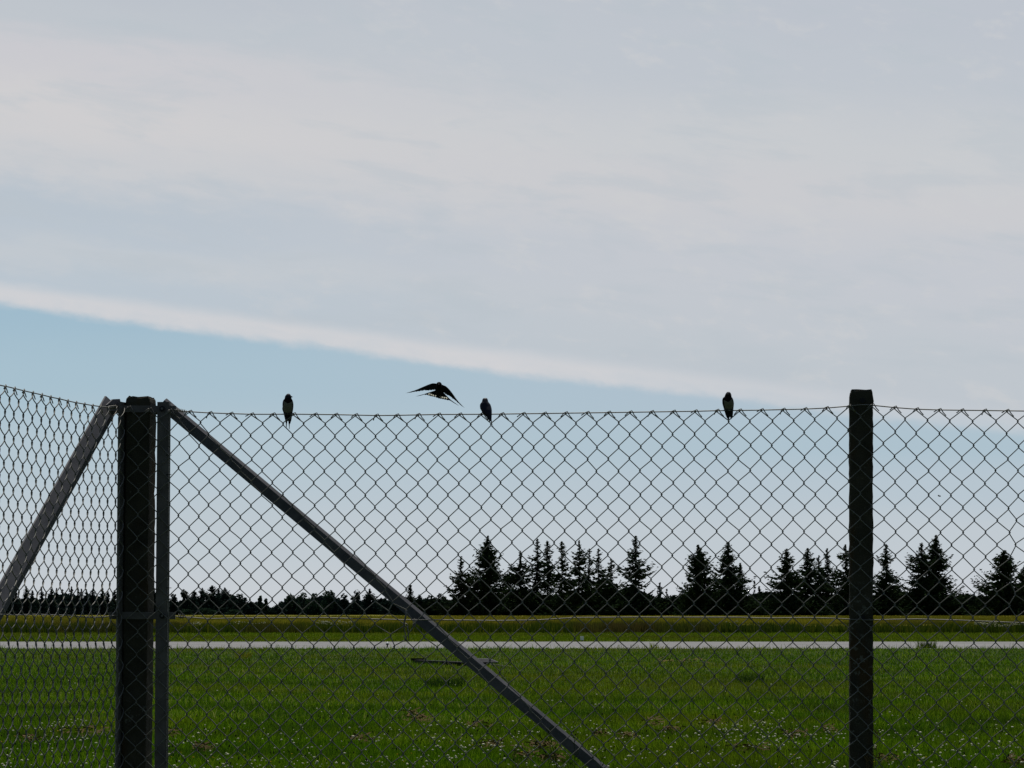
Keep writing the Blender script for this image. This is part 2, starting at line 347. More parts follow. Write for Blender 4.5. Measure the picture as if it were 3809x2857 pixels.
# flowers, thatch and seed heads scattered in the meadow
def blobs(name, pts, rad, m, squash=.7, seg=6, label=None, cat='flowers', stem=None, kind='stuff'):
    b = []; N = len(pts)
    th = np.arange(seg) * 2 * math.pi / seg
    prof = [(.0, -1), (.85, -.35), (.8, .45), (.0, 1)]
    V_ = np.zeros((N, 2 + 2 * seg, 3)); P = np.array(pts); r = np.asarray(rad)[:, None]
    V_[:, 0] = P + np.array([0, 0, -1]) * r * squash; V_[:, -1] = P + np.array([0, 0, 1]) * r * squash
    for k, (pr, pz) in enumerate(prof[1:3]):
        jit = RNG.uniform(.7, 1.25, (N, seg))
        V_[:, 1 + k * seg:1 + (k + 1) * seg, 0] = P[:, 0:1] + r * pr * np.cos(th) * jit
        V_[:, 1 + k * seg:1 + (k + 1) * seg, 1] = P[:, 1:2] + r * pr * np.sin(th) * jit
        V_[:, 1 + k * seg:1 + (k + 1) * seg, 2] = P[:, 2:3] + r * pz * squash * jit
    fp = [(0, 1 + (j + 1) % seg, 1 + j) for j in range(seg)] + [(1 + j, 1 + (j + 1) % seg, 1 + seg + (j + 1) % seg, 1 + seg + j) for j in range(seg)] + \
         [(1 + 2 * seg, 1 + seg + j, 1 + seg + (j + 1) % seg) for j in range(seg)]
    return tag(tri_mesh(name, V_, 2 + 2 * seg, fp, [m], tint=RNG.random(N)), label, cat, kind=kind)
def gpt(sx, sy, z=0.0):                                        # where a direction meets the ground (height z)
    r = ray(sx, sy); return CAM + r * ((z - CAMZ) / r.z)
def scatter(n_cl, per, sy0, sy1, pw, sig):
    out = []
    for _ in range(n_cl):
        sx = RNG.uniform(-300, 4100); sy = sy0 + (sy1 - sy0) * RNG.random() ** pw
        c = gpt(sx, sy, .08); k = RNG.poisson(per) + 1
        for _ in range(k):
            out.append((c.x + RNG.normal(0, sig), c.y + RNG.normal(0, sig * 3.0), .07 + .06 * RNG.random()))
    return out
pts = scatter(120, 2.0, 2560, 2890, .5, .22) + scatter(70, 8, 2690, 2800, 1, .25) + scatter(50, 3, 2800, 2880, 1, .2) + scatter(40, 2, 2440, 2600, 1, .5)
blobs('clover_flowers', pts, RNG.uniform(.007, .017, len(pts)), M_FLOWER, label='white clover flower heads dotted over the green meadow grass')
pts = scatter(75, .6, 2500, 2870, .7, .3)
blobs('yellow_flowers', pts, RNG.uniform(.007, .013, len(pts)), M_YELLOW, .5, label='small yellow flower heads sprinkled in the meadow', cat='flowers')
pts = scatter(380, 1.2, 2430, 2870, .7, .25)
blobs('seed_heads', [(x, y, z + .06) for x, y, z in pts], RNG.uniform(.005, .008, len(pts)), M_SEED, 2.2, label='dark narrow plantain seed heads standing in the meadow', cat='seed heads')
# tangles of dead thatch
thv = []
for (sx, sy, wpx, n) in [(2010, 2790, 70, 260), (1830, 2780, 40, 130), (2490, 2725, 40, 130), (2420, 2700, 25, 60), (2330, 2750, 35, 120), (2660, 2700, 40, 120),
                         (2960, 2745, 45, 160), (3085, 2730, 30, 90), (2780, 2800, 60, 150), (750, 2795, 35, 130), (1530, 2665, 25, 70), (1560, 2685, 60, 130),
                         (1790, 2710, 50, 110), (3790, 2850, 60, 200), (2060, 2840, 60, 220), (3300, 2840, 60, 150), (2230, 2740, 30, 110), (1340, 2760, 50, 100),
                         (2490, 2462, 70, 60), (2600, 2463, 60, 40), (120, 2760, 60, 110), (1960, 2830, 50, 150), (630, 2740, 50, 90), (300, 2730, 120, 140)]:
    n = int(n * .45)
    c = gpt(sx, sy, .03); s_ = wpx * c.y / F
    for _ in range(n):
        p = Vector((c.x + RNG.normal(0, s_ * .5), c.y + RNG.normal(0, s_ * 1.0), RNG.uniform(.03, .12)))
        a = RNG.uniform(0, 6.28); L = RNG.uniform(.02, .09) * c.y / 35; d = Vector((math.cos(a), math.sin(a), RNG.uniform(-.5, .5))) * L
        wv = Vector((-d.y, d.x, 0)).normalized() * .006 * c.y / 35 + Vector((0, 0, .006))
        thv.append([p - wv, p + d - wv, p + d + wv, p + wv])
tag(tri_mesh('dead_grass', np.array([[tuple(q) for q in f] for f in thv]), 4, [(0, 1, 2, 3)], [M_BROWN]),
    'brown tangles of dead dry grass lying in the green meadow', 'dead grass', kind='stuff')
# cream umbels in the tall grass
up = []
for _ in range(420):
    sx = RNG.uniform(3625, 3990); c = at(sx, 2330, VERGE_END + RNG.uniform(.5, 3)); up.append((c.x, c.y, .50 + .17 * RNG.random() + .1 * math.sin(sx * .03)))
for cx_, n in ((1215, 45), (1290, 25), (730, 18), (880, 12), (1190, 15), (2720, 6), (3680, 60), (960, 10)):
    for _ in range(n):
        c = at(cx_ + RNG.normal(0, 16), 2330, VERGE_END + RNG.uniform(.2, 3)); up.append((c.x, c.y, .60 + .22 * RNG.random()))
blobs('white_umbels', up, RNG.uniform(.03, .08, len(up)), M_UMBEL, .45, label='cream white umbel flowers massed in the tall grass at the right edge and in small clumps', cat='flowers')

# single darker grass tufts one can point at
def tuft(name, sx, sy, h, wdt, n, m, label, cat='grass tuft', group=None, tl=(.0, .5)):
    c = gpt(sx, sy); N = n; V_ = np.zeros((N, 5, 3))
    a = RNG.uniform(0, 6.28, N); rr = RNG.random(N) ** .5 * wdt * .5; x = np.cos(a) * rr; y = np.sin(a) * rr
    hh = h * RNG.uniform(.5, 1, N); lx = np.cos(a) * hh * .35 + RNG.normal(0, .12, N) * hh; wd = c.y / F * 3.72 * .35
    for k, (f, zf, ww) in enumerate([(0, 0, -1), (0, 0, 1), (.35, .6, .7), (.35, .6, -.7), (1, 1, 0)]):
        V_[:, k] = np.stack([x + lx * f + ww * wd / 2, y + np.sin(a) * hh * .3 * f, hh * zf], 1)
    o = tri_mesh(name, V_, 5, [(0, 1, 2, 3), (3, 2, 4)], [m], tint=RNG.uniform(tl[0], tl[1], N)); o.location = (c.x, c.y, 0)
    return tag(o, label, cat, group)
M_DTUFT = leafy('dark_tuft', [(0, (.012, .035, .008)), (1, (.035, .075, .015))], .3)
tuft('grass_tuft', 3448, 2412, .40, .8, 170, M_TALL, 'bushy olive grass tuft at the near edge of the runway right of the concrete post')
tuft('grass_tuft', 1655, 2560, .30, .75, 260, M_DTUFT, 'dark green grass clump in the meadow below the left end of the dark timber beam')
tuft('grass_tuft', 2790, 2540, .24, .6, 170, M_DTUFT, 'dark green grass clump in the meadow left of the right concrete post')
tuft('grass_tuft', 2435, 2412, .28, .3, 40, M_VERGE, 'small yellow green weed at the near runway edge beyond the middle of the fence', tl=(.5, 1))
tuft('grass_tuft', 905, 2450, .30, .5, 60, M_TALL, 'straw coloured tuft in the meadow just below the runway on the left', tl=(.6, 1))

# ------------------------------------------------------------------ things lying in the meadow and by the runway
c0 = gpt(1548, 2468); c1 = gpt(1738, 2477); d = (c1 - c0).normalized(); n_ = Vector((-d.y, d.x, 0))
t = empty('timber_beam', c0, label='long dark timber beam lying in the grass left of the grey brace', cat='beam')
b = MB(); b.box((c1 - c0) / 2 + Vector((0, 0, .055)), (c1 - c0) / 2, n_ * .10, Vector((0, 0, .05))); b.build('beam', M_TIMBER, t)
b = MB(); b.box(Vector((.04, -.02, .115)), Vector((.075, 0, 0)), n_ * .12, Vector((0, 0, .035))); b.build('end_block', M_TIMBER, t)
q = gpt(1732, 2478) - c0
b = MB(); b.box(q + Vector((.0, -.03, .035)), Vector((.55, -.08, 0)), n_ * .10, Vector((0, 0, .07))); b.build('cross_piece', M_TIMBER, t)
c = gpt(1800, 2470)
t = empty('concrete_slab', c, label='low grey slab with sloping sides beside the dark beam in the meadow', cat='slab')
b = MB()
lo_ = [(-.38, -.5, .0), (.38, -.5, .0), (.38, .5, .0), (-.38, .5, .0)]; hi_ = [(-.34, -.4, .15), (.18, -.4, .15), (.18, .4, .15), (-.34, .4, .15)]
b.add(lo_ + [(-.4, -.5, .06), (.40, -.5, .06), (.40, .5, .06), (-.4, .5, .06)] + hi_,
      [(0, 3, 2, 1), (0, 1, 5, 4), (1, 2, 6, 5), (2, 3, 7, 6), (3, 0, 4, 7), (4, 5, 9, 8), (5, 6, 10, 9), (6, 7, 11, 10), (7, 4, 8, 11), (8, 9, 10, 11)])
b.build('slab', M_SLAB, t)
b = MB(); b.box((-.27, -.1, .165), (.07, 0, 0), (0, .12, 0), (0, 0, .015)); b.build('lifting_hole', M_BLACK, t)
b = MB(); pa, pb = gpt(1822, 2476), gpt(1905, 2486); dd = pb - pa; b.box((0, 0, .03), dd / 2, Vector((0, .07, 0)), Vector((0, 0, .022)))
tag(b.build('plank', M_PLANK), 'pale bleached plank lying in the grass beside the grey slab', 'plank').location = (pa + pb) / 2
# runway edge lamp
c = gpt(1441, 2409)
t = empty('runway_lamp', c, label='white domed runway edge lamp on a dark stem at the near side of the runway', cat='lamp')
b = MB(); b.tube([(0, 0, 0), (0, 0, .10)], .022, 8, ref=(1, 0, 0)); b.build('stem', M_BLACK, t)
b = MB(); b.tube([(0, 0, .09), (0, 0, .12), (0, 0, .155)], [.03, .05, .062], 12, ref=(1, 0, 0)); b.build('housing', M_BLACK, t)
b = MB(); b.tube([(0, 0, .156), (0, 0, .185), (0, 0, .21), (0, 0, .225), (0, 0, .23)], [.062, .062, .05, .025, .004], 12, ref=(1, 0, 0)); b.build('dome', M_GLASS, t, smooth=True)
c = gpt(2165, 2386)
t = empty('runway_marker', c, label='small white square marker beyond the far edge of the runway', cat='marker')
b = MB(); b.prism([(-.085, .06), (.085, .06), (.085, .24), (.07, .26), (-.07, .26), (-.085, .24)], (0, -.06, 0), (0, .06, 0), (1, 0, 0), (0, 0, 1)); b.build('marker_body', M_WHITE, t)
b = MB(); b.disc((0, 0, -.01), (0, 0, 1), .05, .075); b.build('base', M_SLAB, t)

# ------------------------------------------------------------------ trees
def leaf_quads(C, size, flat=.0, aspect=1.8):
    N = len(C); n = RNG.normal(0, 1, (N, 3)); n[:, 2] *= (1 - flat); n /= np.linalg.norm(n, axis=1)[:, None]
    r = RNG.normal(0, 1, (N, 3)); u = np.cross(n, r); u /= np.linalg.norm(u, axis=1)[:, None]; v = np.cross(n, u)
    s_ = (np.asarray(size) * RNG.uniform(.6, 1.4, N))[:, None]
    k = RNG.uniform(.6, 1.1, (N, 4, 1))
    return np.stack([C - u * s_ * aspect * k[:, 0], C - v * s_ * k[:, 1], C + u * s_ * aspect * k[:, 2], C + v * s_ * k[:, 3]], 1)
def spruce(sx, sy, Y, hw, dens=1.0, droop=.25, label='', m=None, group=None, lean=0.0, bare=0.0, low=.06, irr=.25, base_sy=None, dead=False, name='spruce_tree'):
    top = at(sx, sy, Y); H = top.z; hw = hw * Y / F; m = m or M_SPRUCE
    t = empty(name, (top.x, Y, 0), label=label, cat='tree', group=group)
    k = 9; zs = np.linspace(0, H, k); b = MB()
    b.tube([(lean * math.sin(z / H * 2) + .05 * math.sin(z), 0, z) for z in zs], np.linspace(.024 * H * .55, .02, k), 7, ref=(1, 0, 0)); b.build('trunk', M_BARK, t)
    C = []; U_ = []; S = []; dd = MB(); nb = int(110 * dens)
    ph = RNG.uniform(0, 6.28, 6); hw *= (2.5 if 30 < hw / Y * F < 50 and Y < 700 else 2.1); nb = int(nb * 1.8)
    for i in range(nb):
        f = (i + RNG.random()) / nb; f = low + (1 - low) * f; z = H * f
        prof = (1 - f) ** .95 * (1.0 if f > .22 else .8 + f) + .02
        prof *= 1 + irr * math.sin(f * 17 + ph[0]) + irr * .6 * math.sin(f * 31 + ph[1])
        a = RNG.uniform(0, 6.28); L = hw * prof * RNG.uniform(.55, 1.12)
        if abs(math.sin(a / 2 + ph[2])) < .28: L *= .75
        K = max(3, int(L / .30)); ca, sa = math.cos(a), math.sin(a); upf = RNG.uniform(-.05, .30) if f > .6 else RNG.uniform(-.2, .12)
        bb = RNG.random() < bare
        pts = []
        for j in range(K + 1):
            s_ = j / K; r = L * s_; zz = z + L * (upf * s_ - droop * math.sin(s_ * math.pi * .85) + .16 * s_ ** 3)
            pts.append((ca * r, sa * r, zz))
        if bb: dd.tube(pts, np.linspace(.045, .014, K + 1), 4)
        if bb: continue
        for j in range(K + 1):
            if j == 0 and K > 4: continue
            s_ = j / K; n = 3 if s_ < .8 else 2
            wv = (.10 + .24 * L * .3 * math.sin(min(1, s_ * 1.15) * math.pi)) * .8
            for _ in range(n):
                o_ = RNG.normal(0, wv * .7); hang = -abs(RNG.normal(0, .13))
                p = pts[j]; jt = min(.08, .03 + .03 * L); C.append((p[0] - sa * o_ + RNG.normal(0, jt), p[1] + ca * o_ + RNG.normal(0, jt), p[2] + hang * min(1, .4 + .3 * L))); S.append(min(.21, .085 + .07 * L) * (1 if s_ < .85 else .7)); U_.append((ca, sa))
    # leader
    for j in range(14):
        f = j / 14; C.append((RNG.normal(0, .07), RNG.normal(0, .07), H * (1 - .10 * f))); S.append(.045 + .05 * f); U_.append((0, 1))
    C = np.array(C); S = np.array(S); U_ = np.array(U_); N = len(C)
    lx = lean * np.sin(C[:, 2] / H * 2); C[:, 0] += lx
    # sprays: long axis follows the bough
    u = np.stack([U_[:, 0] + RNG.normal(0, .45, N), U_[:, 1] + RNG.normal(0, .45, N), RNG.normal(-.05, .35, N)], 1); u /= np.linalg.norm(u, axis=1)[:, None]
    r = RNG.normal(0, 1, (N, 3)); v = np.cross(u, r); v /= np.linalg.norm(v, axis=1)[:, None]; s_ = (S * RNG.uniform(.6, 1.4, N))[:, None]
    Q = np.stack([C - u * s_ * 1.9, C - v * s_ * .8, C + u * s_ * 2.3, C + v * s_ * .8], 1)
    o = tri_mesh('crown', Q, 4, [(0, 1, 2, 3)], [m, M_DEADW if dead else M_BARK], t, tint=np.clip(RNG.beta(2, 3, N), 0, 1))
    if dd.v:                                                    # bare boughs showing in the crown
        dd.mi = [1] * len(dd.f); e = dd.build('tmp', [m, M_BARK]); bm_ = bmesh.new(); bm_.from_mesh(o.data); bm_.from_mesh(e.data); bm_.to_mesh(o.data); bm_.free(); bpy.data.objects.remove(e)
    return t
def broad(sx, sy, Y, hw, label, m, group=None, name='broadleaf_tree', n=900, size=.30, shape=1.0):
    top = at(sx, sy, Y); H = max(top.z, 1.5); hw = hw * Y / F
    t = empty(name, (top.x, Y, 0), label=label, cat='tree', group=group)
    b = MB(); b.tube([(0, 0, 0), (.1, 0, H * .4), (0, .1, H * .85)], [.03 * H, .02 * H, .03], 6, ref=(1, 0, 0))
    for k in range(4):
        a = RNG.uniform(0, 6.28); b.tube([(.05, 0, H * (.3 + .1 * k)), (math.cos(a) * hw * .6, math.sin(a) * hw * .6, H * (.5 + .1 * k))], [.012 * H, .02], 5)
    b.build('trunk', M_BARK, t)
    cl = [((0, 0, H * .86), hw * .38, H * .14)]
    for k in range(int(9 + hw)):
        f = RNG.uniform(.12, .85); a = RNG.uniform(0, 6.28); rr = hw * .72 * math.sqrt(max(.05, 1 - (f * shape) ** 2)) * RNG.uniform(.4, 1)
        cl.append(((math.cos(a) * rr, math.sin(a) * rr, H * f), hw * RNG.uniform(.25, .42), H * RNG.uniform(.10, .17)))
    C = []
    for (c_, rx, rz) in cl:
        k = int(n / len(cl)); v = RNG.normal(0, 1, (k, 3)); v /= np.linalg.norm(v, axis=1)[:, None]; v *= RNG.uniform(.45, 1.08, k)[:, None]
        C.append(np.array(c_) + v * np.array([rx, rx, rz]))
    C = np.concatenate(C); C[:, 2] = np.maximum(C[:, 2], .3)
    tri_mesh('crown', leaf_quads(C, size, 0, 1.2), 4, [(0, 1, 2, 3)], [m], t, tint=RNG.beta(2, 2.6, len(C)))
    return t

YS = 650.0
SPR = [ # sx, top sy, half width px, density, bare, lean, irr, material, label
 (1527, 2176, 30, .5, 0, 0, .2, 'far', 'small lone pointed conifer above the bushes just right of the brace'),
 (1708, 2070, 62, .62, .08, .35, .4, 'pine', 'sparse ragged pale green conifer, leftmost of the tall row'),
 (1814, 1993, 74, 1.7, 0, 0, .16, 'sp', 'dense full conical spruce with solid dark crown, second of the tall row'),
 (1936, 2049, 46, .8, .05, 0, .35, 'sp', 'spruce at the left end of the close group, lower than its neighbour'),
 (1997, 2004, 44, .75, .1, .15, .3, 'sp', 'slim tall spruce, highest at the left of the close group'),
 (2038, 2011, 40, .8, .1, -.1, .3, 'sp', 'spruce with a blunt dense top, third of the close group'),
 (2090, 2013, 42, .75, .12, 0, .3, 'sp', 'open branched spruce in the middle of the close group'),
 (2153, 2009, 44, .7, .15, .1, .3, 'sp', 'narrow spruce with short top twigs right of the middle of the close group'),
 (2192, 2040, 34, .6, .15, 0, .3, 'sp', 'thin spruce, left one of the two lower tops in the close group'),
 (2226, 2040, 40, .6, .15, 0, .3, 'sp', 'thin spruce, right one of the two lower tops in the close group'),
 (2275, 2077, 48, .6, .15, -.1, .35, 'sp', 'low open spruce with long side boughs at the right end of the close group'),
 (2363, 1993, 62, .95, .05, 0, .32, 'sp', 'tall solitary spruce with a long bare looking leader and wide tiers'),
 (2454, 2167, 26, .45, 0, 0, .2, 'far', 'tiny spruce top left of the wide bottle green pair'),
 (2480, 2190, 18, .35, .3, 0, .2, 'far', 'tiny bare topped spruce beside the tiny spruce'),
 (2596, 2026, 82, 1.45, .03, 0, .2, 'sp', 'broad spreading spruce, left one of the big pair in the middle right'),
 (2709, 2016, 72, 1.35, .06, 0, .22, 'sp', 'broad spruce, right one of the big pair, with grey dead branches'),
 (2753, 2094, 34, .9, 0, 0, .2, 'sp', 'shorter columnar spruce leaning on the right of the big pair'),
 (2805, 2159, 14, .35, .35, 0, .2, 'far', 'thin half dead spruce top in the gap right of the big pair'),
 (2824, 2180, 18, .4, 0, 0, .2, 'far', 'small pointed spruce top in the gap right of the big pair'),
 (2925, 2042, 72, 1.2, .05, 0, .25, 'sp', 'wide spruce with upswept boughs, first left of the right post'),
 (3001, 2039, 48, 1.0, .05, .15, .3, 'sp', 'dense spruce with a double knobbly top left of the right post'),
 (3045, 2066, 34, .6, .15, 0, .3, 'sp', 'thin open spruce between two denser ones left of the right post'),
 (3076, 2040, 44, .75, .1, 0, .3, 'sp', 'open spruce with gaps in its crown close left of the right post'),
 (3143, 2025, 56, .9, .12, .1, .35, 'sp', 'upswept spruce half hidden behind the right concrete post'),
 (3216, 2090, 40, .8, .12, 0, .3, 'sp', 'spruce almost wholly hidden behind the right concrete post'),
 (3296, 2023, 52, 1.1, .03, 0, .35, 'sp', 'slim solitary spruce right of the right post with a flared base'),
 (3278, 2140, 26, .3, .6, 0, .2, 'sp', 'small dead leafless conifer close left of the slim spruce'),
 (3428, 2019, 78, 1.0, .08, 0, .3, 'sp', 'spruce with long left boughs, left one of the pair right of the post'),
 (3481, 1990, 84, 1.5, .03, 0, .22, 'sp', 'tallest broad spruce, right one of the pair right of the post'),
 (3735, 2047, 92, 1.6, .03, 0, .2, 'sp', 'broad tiered spruce cut by the right side of the picture'),
 (3812, 2104, 60, 1.1, .1, 0, .3, 'sp', 'spruce at the very right edge of the picture'),
]
for i, (sx, sy, hw, dn, bare, ln, irr, mt, lb) in enumerate(SPR):
    Y = YS + ((i * 37) % 17 - 8) * 1.2 + (60 if mt == 'far' else 0)
    spruce(sx, sy, Y, hw, dn, RNG.uniform(.16, .30), lb, {'sp': M_SPRUCE, 'pine': M_PINE, 'far': M_WOOD}[mt], 'spruces standing along the far side of the field', ln, bare, low=.10, irr=irr, dead=(sx in (2709, 3278, 3143)))
# dark bushes and low trees under and behind the spruces: one black mass
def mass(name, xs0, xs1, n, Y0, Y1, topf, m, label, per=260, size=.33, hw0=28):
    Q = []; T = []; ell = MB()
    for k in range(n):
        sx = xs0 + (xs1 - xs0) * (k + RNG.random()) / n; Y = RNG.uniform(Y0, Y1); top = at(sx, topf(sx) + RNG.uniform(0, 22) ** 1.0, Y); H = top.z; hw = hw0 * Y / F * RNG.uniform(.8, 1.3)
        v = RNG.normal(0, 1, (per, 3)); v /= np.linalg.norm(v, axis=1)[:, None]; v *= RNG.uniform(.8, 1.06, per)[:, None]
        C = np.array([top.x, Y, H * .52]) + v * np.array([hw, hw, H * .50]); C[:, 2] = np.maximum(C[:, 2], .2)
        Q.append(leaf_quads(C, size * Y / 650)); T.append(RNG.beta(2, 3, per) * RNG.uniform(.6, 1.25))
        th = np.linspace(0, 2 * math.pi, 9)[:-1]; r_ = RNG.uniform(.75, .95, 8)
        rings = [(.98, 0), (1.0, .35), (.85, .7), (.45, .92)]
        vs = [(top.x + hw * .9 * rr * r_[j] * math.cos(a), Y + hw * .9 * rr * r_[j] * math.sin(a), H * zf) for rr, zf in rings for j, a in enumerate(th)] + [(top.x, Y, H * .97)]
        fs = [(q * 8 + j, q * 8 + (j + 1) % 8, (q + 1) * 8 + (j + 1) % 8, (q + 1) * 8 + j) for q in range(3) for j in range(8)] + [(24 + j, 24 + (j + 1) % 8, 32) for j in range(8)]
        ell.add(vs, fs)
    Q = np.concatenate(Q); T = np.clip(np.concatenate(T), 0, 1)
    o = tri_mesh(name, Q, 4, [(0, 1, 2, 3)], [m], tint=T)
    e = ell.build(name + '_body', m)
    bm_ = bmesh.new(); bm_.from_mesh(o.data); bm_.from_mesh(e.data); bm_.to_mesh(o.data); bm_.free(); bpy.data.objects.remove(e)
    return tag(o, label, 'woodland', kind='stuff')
def top_dark(sx):
    return 2212 + 8 * math.sin(sx * .013) + 6 * math.sin(sx * .041 + 1) - (14 if 1900 < sx < 2340 else 0) + (14 if sx < 1760 else 0) - (8 if 3050 < sx < 3600 else 0)
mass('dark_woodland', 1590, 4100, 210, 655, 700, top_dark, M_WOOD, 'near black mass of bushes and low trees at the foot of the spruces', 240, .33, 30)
def top_left(sx):
    return 2226 + 8 * math.sin(sx * .02) + 5 * math.sin(sx * .05) + (-8 if sx < 450 else 0) + (14 if 900 < sx < 1060 else 0)
mass('far_woodland', -250, 1640, 190, 930, 1060, top_left, M_FAR, 'dark blue green far woodland behind the field on the left', 200, .33, 24)
# trees of the left wood one can tell apart
LT = [ (8, 2196, 22, 's'), (98, 2180, 22, 's'), (120, 2196, 18, 's'), (154, 2182, 14, 's'), (190, 2190, 20, 's'), (210, 2187, 14, 's'), (232, 2192, 18, 's'), (266, 2181, 16, 's'),
  (290, 2185, 12, 's'), (303, 2190, 14, 's'), (322, 2192, 16, 's'), (345, 2190, 20, 's'), (380, 2186, 22, 's'), (402, 2200, 18, 's'), (427, 2195, 18, 's'), (60, 2200, 20, 's'), (30, 2204, 20, 's')]
ORD = ['cut by the left picture edge', 'second from the left edge', 'third from the left edge', 'fourth from the left edge', 'fifth from the left edge', 'sixth from the left edge', 'seventh from the left edge', 'eighth from the left edge',
       'middle one of the seventeen', 'eighth from the corner post', 'seventh from the corner post', 'sixth from the corner post', 'fifth from the corner post', 'fourth from the corner post', 'third from the corner post',
       'second from the corner post', 'next to the corner post']
for k, (sx, sy, hw, _) in enumerate(LT):
    w_ = ORD[sorted(q_[0] for q_ in LT).index(sx)]
    spruce(sx, sy, 900 + (k * 29) % 23, hw * 1.1, .6, .2, 'pointed dark conifer behind the side mesh, %s' % w_, M_FAR, 'small conifers of the far wood left of the corner post', low=.08)
LB = [
 (572, 2186, 26, 'c', 'pointed dark tree seen in the gap between the corner post and the steel upright'),
 (645, 2208, 26, 'b', 'low rounded dark tree close right of the steel upright'),
 (683, 2193, 34, 'b', 'rounded dark tree with a broad top, left of the pointed group'),
 (722, 2197, 26, 'c', 'blunt dark conifer left of two narrow ones in the left wood'),
 (752, 2187, 26, 'c', 'narrow dark conifer directly left of the tallest one in the left wood'),
 (790, 2178, 34, 'c', 'tallest dark conifer of the left wood'),
 (812, 2188, 26, 'c', 'dark conifer leaning on the right of the tallest one in the left wood'),
 (836, 2186, 30, 'c', 'dark conifer with a flat top at the right end of the pointed group'),
 (893, 2208, 40, 'b', 'broad low dark tree standing right of the pointed group'),
 (935, 2238, 24, 'b', 'very low dark bush left of the pale green tree'),
 (968, 2217, 16, 'g', 'slender pale green tree, taller one of two in the dip of the left wood'),
 (989, 2225, 14, 'g', 'slender pale green tree, lower one of two in the dip of the left wood'),
 (1079, 2208, 26, 'g', 'pale green poplar like tree at the left end of the long leafy group'),
 (1128, 2203, 34, 'g', 'rounded leafy tree second in the long leafy group'),
 (1172, 2206, 30, 'g', 'leafy tree with a notched top in the long leafy group'),
 (1224, 2195, 38, 'g', 'highest rounded leafy tree in the middle of the long leafy group'),
 (1280, 2208, 30, 'b', 'lower leafy tree right of the highest rounded one'),
 (1328, 2193, 32, 'b', 'dark leafy tree just left of the brace where it meets the wood'),
 (1375, 2190, 28, 'c', 'dark conifer just left of the brace where it meets the wood'),
 (1432, 2228, 28, 'b', 'low dark tree seen right behind the brace'),
 (1470, 2236, 26, 'b', 'low dark bush right of the brace beneath the open sky'),
 (1560, 2212, 24, 'c', 'small dark conifer left of the sparse pale one'),
 (1600, 2214, 34, 'b', 'rounded dark bush left of the sparse pale conifer'),
 (1640, 2206, 34, 'b', 'higher rounded dark bush close left of the sparse pale conifer'),
]
for k, (sx, sy, hw, ty, lb) in enumerate(LB):
    Y = 905 + (k * 31) % 19; gname = 'trees of the far wood between the corner post and the tall row'
    if ty == 'c': spruce(sx, sy, Y, hw * 1.15, 1.0, .15, lb, M_FAR, gname, low=.06, irr=.3)
    else: broad(sx, sy, Y, hw, lb, M_DECID if ty == 'g' else M_FAR, gname, n=750, size=.26)
for sx, sy, hw, lb in ((771, 2262, 52, 'bright green low bush at the field edge right of the steel upright'), (870, 2268, 40, 'bright green low bush at the field edge, right one of two'),
                       (690, 2266, 30, 'bright green low bush at the field edge nearest the steel upright')):
    broad(sx, sy, 880, hw, lb, M_DECID, 'low bushes at the left edge of the field', name='bush', n=500, size=.22)
broad(1890, 2130, 672, 66, 'rounded dark leafy tree between the dense spruce and the close group', M_WOOD, name='broadleaf_tree', n=1500, size=.22)

# ------------------------------------------------------------------ fence
fence = empty('wire_fence', (CORNER.x, CORNER.y, 0), label='tall chain link fence with dark concrete posts turning a corner at the left', cat='fence')
FB = Vector((CORNER.x, CORNER.y, 0))
def fpart(b, name, m, **kw):
    o = b.build(name, m, fence, smooth=kw.pop('smooth', False), origin=FB); tag(o, **kw); return o
UPZ = Vector((0, 0, 1))
def concrete_post(x0, x1, ztop, plane, off, depth, name, label, rcorn=.008, slantL=0.0, lean=0.0):
    """rough cast post; x0/x1 front-face ends (3D points on the plane)"""
    a, b_ = Vector((x0.x, x0.y, 0)) + plane.n * off, Vector((x1.x, x1.y, 0)) + plane.n * off
    wv = (b_ - a); W = wv.length; wv.normalize(); bk = -plane.n; mb = MB()
    ch = .005; ring = [(ch, 0), (W * .33, 0), (W * .66, 0), (W - ch, 0), (W, ch), (W, depth * .5), (W, depth - ch), (W - ch, depth), (W * .5, depth), (ch, depth), (0, depth - ch), (0, depth * .5), (0, ch)]
    zs = list(np.arange(-.15, ztop - .03, .022)) + [ztop - .022, ztop - .008, ztop - .002, ztop]
    vs = []; n = len(ring)
    for z in zs:
        k = max(0.0, 1 - (ztop - z) / .02) if z > ztop - .02 else 0; ins = k * k * rcorn
        for (p, q) in ring:
            jx, jy = RNG.normal(0, .0011), RNG.normal(0, .0008); big = -.004 if (RNG.random() < .012 and (p < .001 or p > W - .001)) else 0
            pp = min(max(p, ins), W - ins) + (big if p > W / 2 else -big) + jx
            zz = z + (RNG.normal(0, .0025) if z >= ztop - .003 else 0)
            vs.append(a + wv * (pp + lean * (z - ztop)) + bk * (min(max(q, ins), depth - ins) + jy) + UPZ * (zz - (slantL * max(0, 1 - p / .03) if z > ztop - .05 else 0)))
    fs = [(r * n + j, r * n + (j + 1) % n, (r + 1) * n + (j + 1) % n, (r + 1) * n + j) for r in range(len(zs) - 1) for j in range(n)] + [tuple((len(zs) - 1) * n + j for j in range(n))]
    mb.add([tuple(v) for v in vs], fs)
    return fpart(mb, name, M_CONC, label=label)
